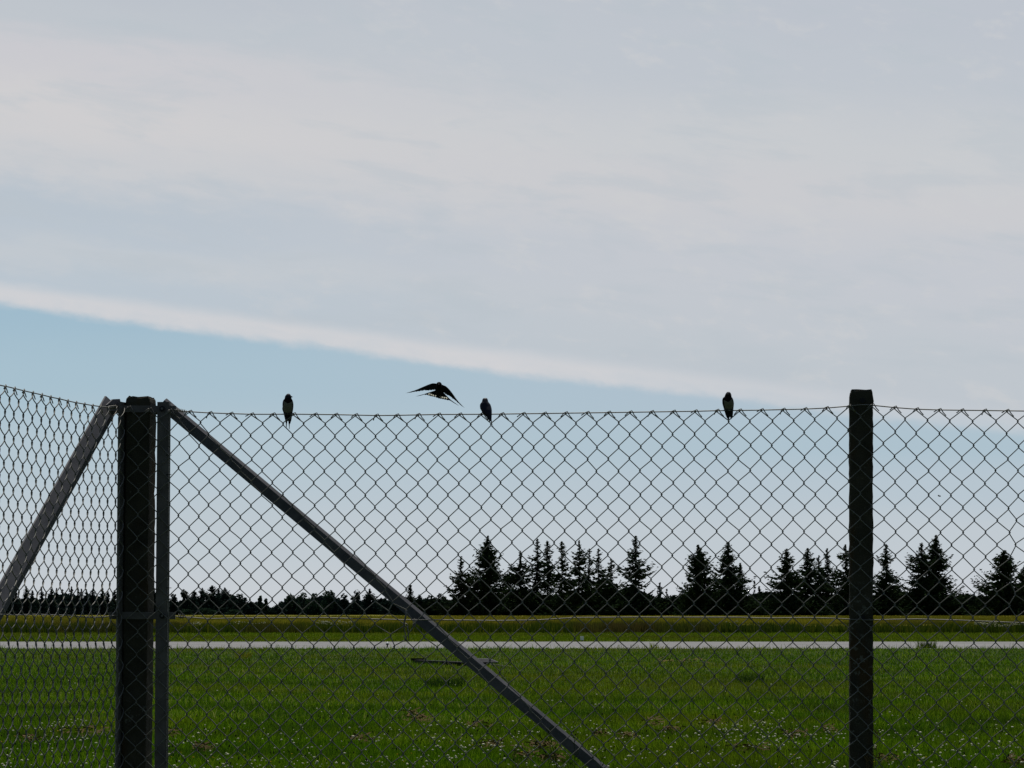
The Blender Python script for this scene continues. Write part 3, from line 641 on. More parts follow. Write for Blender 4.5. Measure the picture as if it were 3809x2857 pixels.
# corner post and intermediate posts
zt = MAIN.hit(520, 1475, -.03).z
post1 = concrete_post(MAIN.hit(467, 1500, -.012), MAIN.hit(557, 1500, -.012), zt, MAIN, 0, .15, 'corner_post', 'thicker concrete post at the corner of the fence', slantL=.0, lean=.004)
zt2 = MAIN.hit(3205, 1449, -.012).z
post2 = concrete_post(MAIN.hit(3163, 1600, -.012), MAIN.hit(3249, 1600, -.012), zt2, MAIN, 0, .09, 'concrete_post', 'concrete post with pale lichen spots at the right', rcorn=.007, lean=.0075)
far_x = MAIN.p + MAIN.d * ((RP - CORNER).length * 2)
if (RP - CORNER).dot(MAIN.d) < 0: far_x = MAIN.p - MAIN.d * ((RP - CORNER).length * 2)
xdir = (RP - CORNER).normalized()
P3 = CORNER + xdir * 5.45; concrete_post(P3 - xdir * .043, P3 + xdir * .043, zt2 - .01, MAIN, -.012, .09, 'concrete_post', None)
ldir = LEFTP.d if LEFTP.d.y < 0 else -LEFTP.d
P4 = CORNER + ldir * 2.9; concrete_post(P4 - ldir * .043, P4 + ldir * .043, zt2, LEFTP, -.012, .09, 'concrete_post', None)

for sy in (1490, 2296):
    c = MAIN.hit(3208, sy, -.010)
    b = MB(); b.disc(c, MAIN.n, .010, .004, 12); o = b.build('nail', M_BLACK, post2, origin=FB)
# --- mesh panels
WR = .0020
def interp(x, tab):
    return float(np.interp(x, [t_[0] for t_ in tab], [t_[1] for t_ in tab]))
TOPW = [(690, 1531), (705, 1531.5), (780, 1536), (858, 1538.6), (935, 1541), (1015, 1541), (1090, 1540.6), (1171, 1541.5), (1248, 1542.4), (1399, 1545.6), (1475, 1545), (1630, 1541.7), (1790, 1541), (1866, 1540.3),
        (2100, 1537), (2350, 1533.5), (2600, 1529.6), (2666, 1527.7), (2820, 1525.8), (2940, 1523), (3000, 1521.4), (3073, 1517.8), (3157, 1511), (3208, 1504.5), (3243, 1507.5), (3327, 1516), (3408, 1522),
        (3492, 1525), (3662, 1527), (3809, 1529), (4300, 1531), (5000, 1528), (5700, 1515), (5860, 1508)]
PEAK = [(0, 478), (2, 555), (4, 631), (6, 705), (8, 780), (10, 858), (12, 935), (14, 1015), (16, 1091), (18, 1171), (20, 1248), (22, 1322), (24, 1399), (26, 1475), (28, 1554), (30, 1630), (32, 1709), (34, 1790), (36, 1866),
        (38, 1945), (40, 2024), (42, 2103), (44, 2183), (46, 2263), (48, 2343), (50, 2423), (52, 2504), (54, 2585), (56, 2666), (58, 2750), (60, 2831), (62, 2912), (64, 2993), (66, 3073), (68, 3157), (70, 3243), (72, 3326),
        (74, 3408), (76, 3492), (78, 3576), (80, 3661), (82, 3744), (84, 3828), (86, 3912)]
def mx(i): return interp(i, PEAK) if i <= 86 else 3912 + (i - 86) * 42
TOPLOOP = {0: 1517, 2: 1523, 4: 1528}
MOVE = {}
for (a, b_) in [((1459, 2239), (1460, 2242)), ((1537, 2239), (1541, 2235)), ((1498, 2283), (1511, 2270)), ((1420, 2283), (1447, 2277)), ((1579, 2283), (1579, 2276)), ((1537, 2327), (1541, 2323)),
                ((1459, 2327), (1503, 2325)), ((1498, 2371), (1509, 2378)), ((1420, 2371), (1453, 2363)), ((1579, 2371), (1577, 2368)), ((1459, 2415), (1466, 2405)), ((1538, 2415), (1538, 2413))]: MOVE[a] = b_
JIT = {}
def main_node(i, j):
    x = mx(i); yt = interp(x, TOPW) if i > 5 else TOPLOOP.get(i, 1522.5)
    ry = np.interp(x, [500, 1000, 1900, 2700, 3300, 6000], [43.0, 43.4, 44.0, 44.6, 45.0, 45.0])
    y = yt + (0 if j == 0 else ry * j - 6 * math.exp(-(j - 1) / 9) - (yt - 1535) * (1 - math.exp(-j / 8)))
    tt = (y - 1530) / 840
    dr = np.interp(x, [500, 1000, 1900, 2700, 3100, 3300, 6000], [-6, -5, -5, -4, -3, 0, 0]) * tt - np.interp(x, [500, 1900, 3100], [4, 10, 14]) * max(0, (y - 2372) / 441)
    if x > 3250: dr += 6 * math.exp(-((y - 2000) / 300) ** 2)
    if i == 82: dr += 13 * math.exp(-((y - 2150) / 190) ** 2)
    if i == 83: dr -= 17 * math.exp(-((y - 2110) / 230) ** 2)
    if (i, j) not in JIT: JIT[(i, j)] = (RNG.normal(0, 1.3), RNG.normal(0, 1.3))
    jx, jy = JIT[(i, j)] if j > 0 else (0, 0)
    x += dr + jx; y += jy
    for s_, d_ in MOVE.items():
        if abs(x - s_[0]) < 16 and abs(y - s_[1]) < 16: return d_
    return (x, y)
def left_s(i): return i * .0425                               # metres along the left run, measured from the corner
LTOP = [(-40, 1424), (3, 1434), (31, 1439.5), (65, 1448), (98, 1456), (129, 1463), (160, 1470), (191, 1478), (222, 1484), (254, 1492), (282, 1498), (311, 1503), (340, 1508), (369, 1512), (399, 1515), (430, 1517)]
def panel(nodef, plane, i0, i1, j1, hb, name, sgn=1, skip_top=(), label=None, keep=lambda i, j: True):
    """woven wires: wire i zigzags between half-columns i and i+1; front strands rise to the right"""
    mb = MB(); n = plane.n; TT = [0, .10, .25, .4, .5, .6, .75, .90]
    for i in range(i0, i1):
        pts = []
        for j in range(0, j1):
            A = (i if (i + j) % 2 == 0 else i + 1); B = (i if (i + j + 1) % 2 == 0 else i + 1)
            if (A % 2 == 1 and j == 0): continue
            pa, pb = nodef(A, j), nodef(B, j + 1)
            goingR = B > A; ov = .0016
            ea = plane_x * (-ov if A == i else ov) if False else None
            side = 1 if not goingR else -1                     # strands going down-left lie in front
            for t_ in TT:
                tx = min(1, max(0, (t_ - .05) / .90)); d_ = side * hb * (math.sin(math.pi * t_) ** .85 if t_ > 0 else 0)
                c = pa * (1 - tx) + pb * tx; c = Vector((c.x, c.y, pa.z * (1 - t_) + pb.z * t_))
                # wires overshoot the node a little so that neighbours hook
                k = (1 - abs(2 * t_ - 1)); o_ = (1 - k) * .0022
                dirx = xunit(plane)
                c = c + dirx * (o_ * ((-1 if A == i else 1) if t_ < .5 else (-1 if B == i else 1)))
                pts.append(c + n * d_)
        if len(pts) > 2: mb.tube(pts, WR, 5, ref=n, cap=False)
    return mb
def xunit(plane): return xdir if plane is MAIN else -ldir
MO = .007                                                       # the weave hangs just in front of posts
nodecache = {}
def nm(i, j):
    if (i, j) not in nodecache: nodecache[(i, j)] = MAIN.hit(*main_node(i, j), MO)
    return nodecache[(i, j)]
JM = 51
mbm = panel(nm, MAIN, 0, 134, JM, .0045, 'm')
def hooks(mb, nodef, i0, i1, plane, wire_above=.004):
    xd = xunit(plane)
    for i in range(i0, i1):
        if i % 2: continue
        p = nodef(i, 0); r1 = RNG.random(); n = plane.n
        # knuckled ends: a small loop over the line wire and a cut tail pointing down
        mb.tube([p + xd * .003 - UPZ * .004, p + xd * .002 + UPZ * .004 + n * .003, p + xd * .007 + UPZ * .006, p + xd * .010 + UPZ * .001 - n * .003, p + xd * .016 - UPZ * .010, p + xd * .026 - UPZ * .021], WR, 5, ref=n)
        a = RNG.uniform(.35, 1.1); L = RNG.uniform(.016, .026)
        mb.tube([p + UPZ * .003 + n * .002, p - xd * .004 + UPZ * .001 + n * .003, p - xd * (L * math.cos(a)) - UPZ * (L * math.sin(a)) + n * .004], WR, 5, ref=n)
hooks(mbm, nm, 0, 134, MAIN)
# stray broken strands by the brace and a twisted tie
def hp(sx, sy, o_=.006): return MAIN.hit(sx, sy, MO + o_)
for pl in ([(1510, 2267), (1513, 2285), (1510, 2296), (1505, 2318), (1506, 2329), (1515, 2334), (1519, 2331), (1514, 2322), (1505, 2318)],
           [(1516, 2330), (1518, 2345), (1520, 2365), (1521, 2384)], [(1500, 2366), (1510, 2378), (1517, 2384)], [(1541, 2300), (1547, 2322), (1543, 2332), (1535, 2326), (1538, 2318)],
           [(2782, 2282), (2790, 2296), (2798, 2306), (2805, 2318)], [(2820, 2314), (2826, 2322)], [(945, 2298), (938, 2310), (932, 2318), (938, 2322)]):
    mbm.tube([hp(*q_) for q_ in pl], WR, 5, ref=MAIN.n)
fpart(mbm, 'wire_mesh', M_WIRE, smooth=True, label='chain link mesh of the front run')

# left run
ltx = [t_[0] for t_ in LTOP]; lty = [t_[1] for t_ in LTOP]
LS0 = (LEFTP.hit(426, 1517, MO) - LEFTP.hit(460, 1517, MO)).length
LSP = {}
def ln(i, j):
    key = (i, j)
    if key in LSP: return LSP[key]
    s_ = LS0 + (i - 2) * .0422; q = CORNER + ldir * s_ + LEFTP.n * MO
    sxx = CX + F * q.x / q.y; yt = float(np.interp(sxx, ltx, lty)) if sxx > -40 else None
    zt_ = LEFTP.hit(sxx, yt, MO).z if yt else CAMZ + (HOR - 1424) / F * at(-40, 1424, 10.72).y + .006 * (-(sxx + 40) / 1000)
    z = zt_ - (0 if j == 0 else .0432 * j - .006)
    wob = 0
    if j > 0:
        wob = -.055 * math.exp(-((j - 18.5) / 2.6) ** 2) * (1 if i > 1 else .3) + .035 * (max(0, j - 16) / 20) + RNG.normal(0, .002)
    q = q + ldir * (-wob * .9); q.z = z + (RNG.normal(0, .0012) if j else 0)
    LSP[key] = q; return q
mbl = MB()
def ln2(i, j): return ln(-i, j)
mbl = panel(ln2, LEFTP, -72, 0, JM, .0062, 'm')
# tie the left run into the corner
hooks(mbl, ln2, -72, 0, LEFTP)
fpart(mbl, 'wire_mesh', M_WIRE, smooth=True, label='chain link mesh of the side run coming forward at the left')

# --- tension wires
def wire_path(plane, tab, off, r, mb, jig=0.0):
    pts = []
    xs_ = np.arange(tab[0][0], tab[-1][0], 9.0)
    tx_ = [t_[0] for t_ in tab]; ty_ = [t_[1] for t_ in tab]
    ys_ = np.interp(xs_, tx_, ty_); k = np.ones(5) / 5; ysm = np.convolve(np.pad(ys_, 2, mode='edge'), k, 'valid')
    for x_, y_ in zip(xs_, ysm): pts.append(plane.hit(x_, y_, off))
    mb.tube(pts, r, 6, ref=plane.n)
def coil(mb, A, B, turns, rad, r, n):
    A, B = Vector(A), Vector(B); ax = (B - A); u = ax.normalized().orthogonal(); v = ax.normalized().cross(u); pts = []
    K = turns * 10
    for k in range(K + 1):
        a = k / 10 * 2 * math.pi; pts.append(A + ax * (k / K) + u * math.cos(a) * rad + v * math.sin(a) * rad)
    mb.tube(pts, r, 5, ref=ax)
b = MB(); wire_path(MAIN, [(648, 1524), (680, 1529)] + TOPW, .004, .0021, b)
coil(b, MAIN.hit(658, 1524, .004), MAIN.hit(692, 1531, .004), 5, .0042, .0016, MAIN.n)
fpart(b, 'tension_wire', M_WIRE, smooth=True, label='top line wire the swallows sit on')
MIDW = [(648, 2293), (660, 2294), (694, 2296), (776, 2302), (934, 2298.6), (1200, 2298), (1500, 2306), (1620, 2306), (1848, 2309), (1997, 2307), (2133, 2298), (2381, 2296), (2500, 2296.5), (2748, 2296.5), (2843, 2299.7), (3000, 2298), (3100, 2300),
        (3190, 2305.5), (3234, 2306.6), (3402, 2303), (3549, 2306.6), (3809, 2317.6), (4300, 2322), (5860, 2310)]
b = MB(); wire_path(MAIN, MIDW, -.002, .0021, b)
coil(b, MAIN.hit(664, 2292, .002), MAIN.hit(682, 2294, .002), 3, .0050, .0016, MAIN.n)
fpart(b, 'tension_wire', M_WIRE, smooth=True, label='middle line wire of the front run')
b = MB(); pts = [LEFTP.hit(x_, y_, .002) for x_, y_ in ((432, 1520), (412, 1515))]
for i in range(2, 73, 1): pts.append(ln(i, 0) - LEFTP.n * .004 + UPZ * .001)
b.tube(pts, .0021, 6, ref=LEFTP.n); coil(b, LEFTP.hit(408, 1516, .004), LEFTP.hit(430, 1514, .004), 4, .004, .0016, LEFTP.n)
fpart(b, 'tension_wire', M_WIRE, smooth=True, label='top line wire of the side run')
b = MB()
LM = [(438, 2289), (425, 2290), (385, 2296), (332, 2297), (256, 2289), (128, 2286), (60, 2288), (0, 2286), (-60, 2286)]
pts = [LEFTP.hit(x_, y_, .0) for x_, y_ in LM]; pts.append(CORNER + ldir * 2.85 + UPZ * 1.49)
b.tube(pts, .0021, 6, ref=LEFTP.n); fpart(b, 'tension_wire', M_WIRE, smooth=True, label='middle line wire of the side run')

# --- steel uprights, rods, straps, braces
def flat(a, b_, plane, off, th, zlo=None, poly=None): pass
# right upright: angle section, flange running back at its right edge
a = MAIN.hit(585, 1495, -.006); e = MAIN.hit(629, 1495, -.006); W = (e - a).length; zt = a.z
b = MB(); sec = [(0, 0), (W, 0), (W, -.038), (W - .004, -.038), (W - .004, -.004), (0, -.004)]
b.prism(sec, Vector((a.x, a.y, -.1)), Vector((a.x, a.y, zt)), xdir, MAIN.n)
up_r = fpart(b, 'steel_upright', M_STEEL, label='flat grey steel upright right of the corner post')
def sub(b, name, m, par, **kw):
    o = b.build(name, m, par, origin=FB); return tag(o, **kw)
for sy in (1520.5, 2291):
    c = MAIN.hit(603.5, sy, -.002)
    b = MB(); b.disc(c, MAIN.n, .0105, .003, 14); sub(b, 'washer', M_BLACK, up_r)
    b = MB(); b.disc(c + MAIN.n * .003, MAIN.n, .0042, .006, 8); sub(b, 'bolt', M_BOLT, up_r)
b = MB(); q0 = MAIN.hit(632.5, 1540, -.004); b.tube([Vector((q0.x, q0.y, -.05)), Vector((q0.x, q0.y, zt - .04))], .0026, 6, ref=xdir)
fpart(b, 'tension_rod', M_WIRE, label='thin vertical rod threaded through the mesh beside the right upright')
for sy in (1693, 1765, 2187, 2403, 2600, 2790):
    b = MB(); c = MAIN.hit(626, sy, .0); b.tube([c - xdir * .008 + MAIN.n * .004, c + xdir * .004 + MAIN.n * .005, c + xdir * .010, c + xdir * .010 - MAIN.n * .006], .0013, 5)
    sub(b, 'tie_wire', M_BLACK, up_r)
# left upright: lies in the plane of the side run, seen nearly edge on
a = LEFTP.hit(449, 1494, -.004); b = MB(); s0_ = (a - CORNER).dot(ldir)
sec = [(-.030, 0), (.012, 0), (.012, -.012), (.008, -.012), (.008, -.004), (-.030, -.004)]
sec = [(-.066, 0), (0, 0), (0, -.009), (-.004, -.009), (-.004, -.004), (-.066, -.004)]
b.prism(sec, Vector((a.x, a.y, -.1)), Vector((a.x, a.y, a.z)), ldir, LEFTP.n)
up_l = fpart(b, 'steel_upright', M_STEEL, label='steel upright on the left face of the corner post')
q0 = LEFTP.hit(441, 1560, -.002); b = MB(); b.tube([Vector((q0.x, q0.y, -.05)), Vector((q0.x, q0.y, a.z - .06))], .0026, 6, ref=ldir)
fpart(b, 'tension_rod', M_WIRE, label='thin vertical rod threaded through the mesh beside the left upright')
# straps round the post
for (ya, yb, xr, lb) in ((1508, 1533, 655, 'upper steel strap bolted across the corner post'), (2276, 2303, 652, 'lower steel strap bolted across the corner post')):
    b = MB(); A = MAIN.hit(447, (ya + yb) / 2, -.0095); B = MAIN.hit(xr, (ya + yb) / 2 + (2 if ya < 2000 else 1), -.0095); h = (MAIN.hit(500, ya, 0) - MAIN.hit(500, yb, 0)).length / 2
    b.box((A + B) / 2, (B - A) / 2, MAIN.n * .0028, UPZ * h)
    C_ = A + LEFTP.n * 0; D_ = C_ + ldir * .085 - xdir * .006
    b.box((C_ + D_) / 2 - xdir * .003, (D_ - C_) / 2, LEFTP.n * .0028, UPZ * h)
    # back leg of the strap
    A2, B2 = A - MAIN.n * .155 + xdir * .018, A - MAIN.n * .155 + xdir * .125; b.box((A2 + B2) / 2, (B2 - A2) / 2, MAIN.n * .0028, UPZ * h)
    for e1, e2 in ((A2, A + xdir * .016), (B2, A + xdir * .127)): b.box((e1 + e2) / 2, (e2 - e1) / 2, xdir * .0028, UPZ * (h - .0008))
    st = fpart(b, 'steel_strap', M_STEEL, label=lb)
# right brace: folded section with a bevelled upper edge, leaning back a little
A = MAIN.hit(612, 1506, -.030); z0 = A.z
gy = [MAIN.hit(2219.0, 2850, -.14)]
B = gy[0]; k = (A.z + .1) / (A.z - B.z); Bend = A + (B - A) * k
dv = (Bend - A).normalized(); uv = (UPZ - dv * UPZ.dot(dv)).normalized(); vv = dv.cross(uv).normalized(); vv = vv if vv.dot(MAIN.n) > 0 else -vv
# centre line of the visible band (42 mm across)
b = MB(); sec = [(-.0225, 0), (.0130, 0), (.0235, -.018), (.0235, -.036), (.0200, -.036), (.0200, -.020), (.010, -.004), (-.0225, -.004)]
b.prism(sec, A - dv * .012, Bend, uv, vv)
br = fpart(b, 'brace', M_BRACE, label='long grey diagonal brace running down to the right')
b = MB(); c = A + dv * .01; b.disc(c - vv * .001, vv, .006, .006, 8); sub(b, 'bolt', M_BOLT, br)
# left brace: angle with its ridge towards the viewer
A = LEFTP.hit(424, 1512, -.035); B = LEFTP.hit(69, 2150, -.06); k = (A.z + .1) / (A.z - B.z); Bend = A + (B - A) * k
dv = (Bend - A).normalized(); uv = (UPZ - dv * UPZ.dot(dv)).normalized(); vv = dv.cross(uv).normalized(); vv = vv if vv.dot(LEFTP.n) > 0 else -vv
# measured width: about 45 px across, 0.36 of it foreshortened
b = MB(); b.prism([(-.036, -.004), (-.006, 0), (.034, -.030), (.034, -.036), (-.006, -.006), (-.036, -.010)], A - dv * .02, Bend, uv, vv)
brl = fpart(b, 'brace', M_BRACE, label='grey diagonal brace running down to the left behind the side run')
b = MB(); lug = [(397, 1506), (421, 1485), (446, 1484), (451, 1506), (447, 1533), (428, 1541), (404, 1530)]
P_ = [LEFTP.hit(x_, y_, -.028) for x_, y_ in lug]; n_l = len(P_)
b.add([tuple(p) for p in P_] + [tuple(p - LEFTP.n * .004) for p in P_], [tuple(range(n_l)), tuple(range(2 * n_l - 1, n_l - 1, -1))] + [(i, n_l + i, n_l + (i + 1) % n_l, (i + 1) % n_l) for i in range(n_l)])
sub(b, 'lug', M_BRACE, brl)
b = MB(); c = LEFTP.hit(420, 1492, -.027) - uv * .012; hole = c + uv * .012; b.disc(hole - vv * .006, vv, .006, .004, 10); sub(b, 'bolt_hole', M_BLACK, brl)

# ------------------------------------------------------------------ swallows
def pip(x, z, poly):
    ins = False; n = len(poly)
    for i in range(n):
        x1, z1 = poly[i]; x2, z2 = poly[(i + 1) % n]
        if (z1 > z) != (z2 > z) and x < (x2 - x1) * (z - z1) / (z2 - z1) + x1: ins = not ins
    return ins
def slab(bm_, poly, y0, th):
    vs = [bm_.verts.new((x, y0, z)) for x, z in poly]; f = bm_.faces.new(vs)
    r = bmesh.ops.extrude_face_region(bm_, geom=[f]); bmesh.ops.translate(bm_, vec=(0, th, 0), verts=[g_ for g_ in r['geom'] if isinstance(g_, bmesh.types.BMVert)])
def fuse(bm_, voxel, smooth_it=3):
    bmesh.ops.triangulate(bm_, faces=bm_.faces[:]); bmesh.ops.recalc_face_normals(bm_, faces=bm_.faces[:])
    me = bpy.data.meshes.new('tmp'); bm_.to_mesh(me); bm_.free(); o = bpy.data.objects.new('tmp', me); SC.collection.objects.link(o)
    md = o.modifiers.new('r', 'REMESH'); md.mode = 'VOXEL'; md.voxel_size = voxel; md.use_smooth_shade = True
    if smooth_it: s_ = o.modifiers.new('s', 'SMOOTH'); s_.iterations = smooth_it; s_.factor = .5
    dg = bpy.context.evaluated_depsgraph_get(); me2 = bpy.data.meshes.new_from_object(o.evaluated_get(dg)); bpy.data.objects.remove(o); return me2
def perched(anchor, zs, ox, oy, sc, sil, lobes, dep, yc, belly, label, back=False, beak=None, eyes=(), feet=(), throat_z=None):
    """silhouette rows given in enlarged-photo units; ox,oy = wire point there; sc = units per metre"""
    X = lambda x: (x - ox) / sc; Z = lambda y: (oy - y) / sc
    bm_ = bmesh.new(); seg = 28; rows = []
    ys_ = np.array([r[0] for r in sil], float); fine = np.linspace(ys_[0], ys_[-1], 60)
    xl = np.interp(fine, ys_, [r[1] for r in sil]); xr = np.interp(fine, ys_, [r[2] for r in sil])
    dp = np.interp(fine, [d_[0] for d_ in dep], [d_[1] for d_ in dep]); yy = np.interp(fine, [d_[0] for d_ in yc], [d_[1] for d_ in yc])
    prev = None
    for k in range(60):
        cx_, rx = (X(xl[k]) + X(xr[k])) / 2, (X(xr[k]) - X(xl[k])) / 2; ring = []
        for s_ in range(seg):
            a = 2 * math.pi * s_ / seg; ring.append(bm_.verts.new((cx_ + rx * math.cos(a), yy[k] + dp[k] * math.sin(a), Z(fine[k]))))
        if prev:
            for s_ in range(seg): bm_.faces.new((prev[s_], prev[(s_ + 1) % seg], ring[(s_ + 1) % seg], ring[s_]))
        else: bm_.faces.new(ring[::-1])
        prev = ring
    bm_.faces.new(prev)
    for lb in lobes: slab(bm_, [(X(x), Z(y)) for x, y in lb], yy[-1] - .0012, .0026)
    me = fuse(bm_, .0008, 2)
    for m in (M_BACK, M_THROAT, M_BELLY): me.materials.append(m)
    bp = [(X(x), Z(y)) for x, y in belly] if belly else None; mi = []
    sgn = 1 if back else -1
    for p in me.polygons:
        c = p.center; v = 0
        if bp and c.y * 1 < .004 + .0 and p.normal.y < .25 and pip(c.x, c.z, bp): v = 2
        elif throat_z and not back and p.normal.y < 0 and Z(throat_z[1]) < c.z < Z(throat_z[0]): v = 1
        mi.append(v)
    me.polygons.foreach_set('material_index', mi); me.name = 'swallow_body'
    t = empty('swallow', anchor, label=label, cat='bird', group='swallows on and above the fence')
    o = bpy.data.objects.new('body', me); SC.collection.objects.link(o); o.parent = t
    if beak:
        (bx, bz, tx, tz, ty) = beak; b = MB(); b.tube([(X(bx), -.006 if ty < 0 else 0, Z(bz)), ((X(bx) + X(tx)) / 2, ty * .6, (Z(bz) + Z(tz)) / 2 + .0003), (X(tx), ty, Z(tz))], [.0032, .0018, .0002], 8, ref=(0, 0.3, 1)); b.build('beak', M_BEAK, t, smooth=True)
    for (ex, ey, yy_) in eyes:
        bm2 = bmesh.new(); bmesh.ops.create_icosphere(bm2, subdivisions=2, radius=.0016); me3 = bpy.data.meshes.new('eye'); bm2.to_mesh(me3); bm2.free()
        e_ = link('eye', me3, t, [M_BLACK]); e_.location = (X(ex), yy_, Z(ey))
    for fx in feet:
        b = MB(); x_ = X(fx)
        b.tube([(x_, sgn * -.008, .009), (x_, sgn * -.003, .004)], .0013, 6)
        for k in (-1, 0, 1): b.tube([(x_ + k * .0022, sgn * -.004, .0045), (x_ + k * .003, 0, .0038), (x_ + k * .003, sgn * .0036, .0005), (x_ + k * .003, sgn * .002, -.003)], .0009, 5)
        b.build('foot', M_BEAK, t)
    return t
def wire_pt(sx): return MAIN.hit(sx, interp(sx, TOPW), .004)
S1 = 9.214 * 1000; 
perched(wire_pt(1070.3), 0, 648, 930, S1,
        [(225, 655, 690), (233, 632, 705), (245, 612, 718), (270, 585, 745), (310, 556, 768), (345, 545, 780), (380, 541, 770), (410, 528, 785), (435, 500, 803), (470, 483, 818), (520, 470, 832), (570, 464, 840), (620, 463, 841), (680, 464, 838),
         (720, 452, 832), (760, 452, 827), (800, 464, 820), (860, 485, 805), (920, 500, 797), (1000, 515, 780), (1080, 532, 765), (1150, 548, 748)],
        [[(542, 1120), (650, 1120), (618, 1158), (604, 1240), (596, 1340), (586, 1418), (568, 1415), (570, 1330), (566, 1240), (552, 1180)],
         [(630, 1120), (756, 1120), (736, 1180), (716, 1242), (700, 1246), (697, 1330), (692, 1428), (674, 1428), (671, 1330), (660, 1240), (650, 1160)]],
        [(225, .003), (245, .008), (300, .0125), (400, .0125), (520, .0175), (700, .019), (860, .016), (1000, .009), (1150, .004)],
        [(225, -.002), (400, .0), (600, .003), (800, .012), (950, .020), (1150, .030)],
        [(525, 478), (560, 520), (620, 555), (670, 575), (720, 550), (765, 520), (826, 485), (812, 600), (800, 700), (780, 800), (765, 860), (730, 925), (560, 905), (515, 830), (485, 760), (482, 690), (510, 600)],
        'perched swallow with head turned right, pale belly and long forked tail streamers', beak=(762, 335, 822, 346, -.002), eyes=[(745, 318, -.0085)], feet=(600, 700), throat_z=(380, 580))
S4 = 9.218 * 1000
perched(wire_pt(2709.5), 0, 1010, 985, S4,
        [(348, 990, 1030), (358, 965, 1055), (372, 948, 1072), (400, 925, 1095), (440, 905, 1110), (490, 885, 1118), (520, 872, 1121), (540, 842, 1136), (560, 824, 1152), (590, 812, 1168), (620, 803, 1180), (680, 803, 1195), (740, 808, 1203),
         (800, 822, 1202), (860, 845, 1197), (920, 865, 1192), (990, 885, 1187), (1050, 905, 1184), (1100, 920, 1182), (1150, 940, 1178), (1180, 952, 1172)],
        [[(945, 1160), (1085, 1160), (1064, 1200), (1054, 1280), (1022, 1286), (992, 1250)], [(1065, 1160), (1174, 1160), (1150, 1220), (1137, 1262), (1110, 1257), (1088, 1205)]],
        [(348, .003), (372, .008), (440, .0125), (520, .0135), (620, .018), (800, .020), (920, .017), (1050, .010), (1180, .004)],
        [(348, -.002), (520, .0), (700, .004), (850, .012), (990, .020), (1180, .028)],
        [(842, 622), (900, 660), (950, 690), (995, 705), (1045, 672), (1120, 600), (1160, 680), (1182, 800), (1165, 900), (1110, 975), (925, 970), (905, 910), (875, 800)],
        'perched swallow facing forward with pale belly and short tail, nearest the right post', beak=(990, 440, 985, 452, -.019), eyes=[(940, 430, -.0105), (1062, 430, -.0105)], feet=(950, 1120), throat_z=(420, 710))
S3 = 5.53 * 1000
perched(wire_pt(1808), 0, 1703, 775, S3,
        [(440, 1668, 1705), (446, 1650, 1720), (458, 1635, 1732), (480, 1625, 1740), (510, 1620, 1746), (525, 1616, 1752), (540, 1602, 1765), (555, 1590, 1777), (580, 1578, 1795), (620, 1576, 1808), (660, 1582, 1818), (700, 1602, 1823), (740, 1630, 1823),
         (760, 1642, 1822), (800, 1680, 1822), (840, 1712, 1820), (880, 1742, 1818), (900, 1755, 1817)],
        [[(1750, 885), (1796, 885), (1790, 925), (1783, 948), (1772, 940)], [(1784, 885), (1819, 885), (1823, 950), (1836, 1000), (1872, 1078), (1862, 1082), (1832, 1012), (1808, 958)]],
        [(440, .003), (458, .009), (500, .0125), (540, .015), (620, .018), (700, .0185), (780, .014), (850, .008), (900, .004)],
        [(440, .002), (520, .0), (620, -.004), (740, -.014), (820, -.020), (900, -.026)],
        None, 'perched swallow seen from behind, all blue black, in the middle of the wire', back=True, beak=(1685, 490, 1683, 494, .019), feet=(1622, 1660))
# the flying one
t_anchor = at(1633, 1440, 12.35); kf = t_anchor.y / 12.0 * 1.0
X = lambda x: (x - 735) / 5530 * kf; Z = lambda y: (221 - y) / 5530 * kf
bm_ = bmesh.new()
lw = [(700, 150), (640, 141), (600, 139), (560, 148), (510, 165), (450, 188), (380, 215), (300, 248), (220, 276), (140, 297), (20, 327), (100, 318), (170, 312), (185, 303), (215, 306), (232, 298), (270, 302), (290, 292), (330, 295), (352, 284), (395, 287), (430, 272),
      (455, 282), (490, 280), (520, 286), (545, 276), (575, 284), (600, 272), (625, 280), (648, 268), (672, 300), (720, 250)]
rw = [(770, 150), (800, 170), (840, 185), (875, 198), (915, 232), (950, 268), (990, 315), (1030, 368), (1080, 438), (1130, 500), (1180, 552), (1262, 630), (1200, 588), (1160, 560), (1145, 540), (1110, 520), (1085, 490), (1060, 478), (1040, 456), (1010, 445), (985, 415), (960, 402),
      (935, 385), (905, 380), (880, 360), (862, 355), (845, 335), (822, 325), (800, 298), (760, 300), (740, 240)]
tl = [(670, 270), (640, 290), (560, 312), (500, 328), (440, 346), (350, 368), (225, 400), (350, 381), (432, 360), (445, 372), (480, 366), (500, 380), (530, 382), (548, 398), (580, 400), (600, 408), (625, 408), (645, 420), (665, 418), (688, 438), (708, 432), (728, 452),
      (748, 445), (768, 458), (790, 450), (812, 466), (835, 458), (855, 474), (878, 466), (905, 480), (930, 476), (968, 490), (1040, 533), (1160, 594), (1060, 528), (985, 478), (930, 430), (880, 380), (830, 330), (795, 290)]
for pl, y0, th in ((lw, 0.0, .0026), (rw, 0.0, .0026), (tl, .004, .0024)):
    slab(bm_, [(X(x), Z(y)) for x, y in pl], y0, th)
def ball(cx_, cy_, cz_, rx, ry, rz):
    r = bmesh.ops.create_icosphere(bm_, subdivisions=3, radius=1)['verts']
    for v in r: v.co = Vector((cx_ + v.co.x * rx, cy_ + v.co.y * ry, cz_ + v.co.z * rz))
ball(X(738), -.020, Z(175), .0105, .012, .0100); ball(X(735), -.010, Z(215), .0120, .014, .0120)
ball(X(733), -.001, Z(285), .0125, .013, .022); ball(X(732), .004, Z(350), .0095, .009, .018)
me = fuse(bm_, .0008, 1)
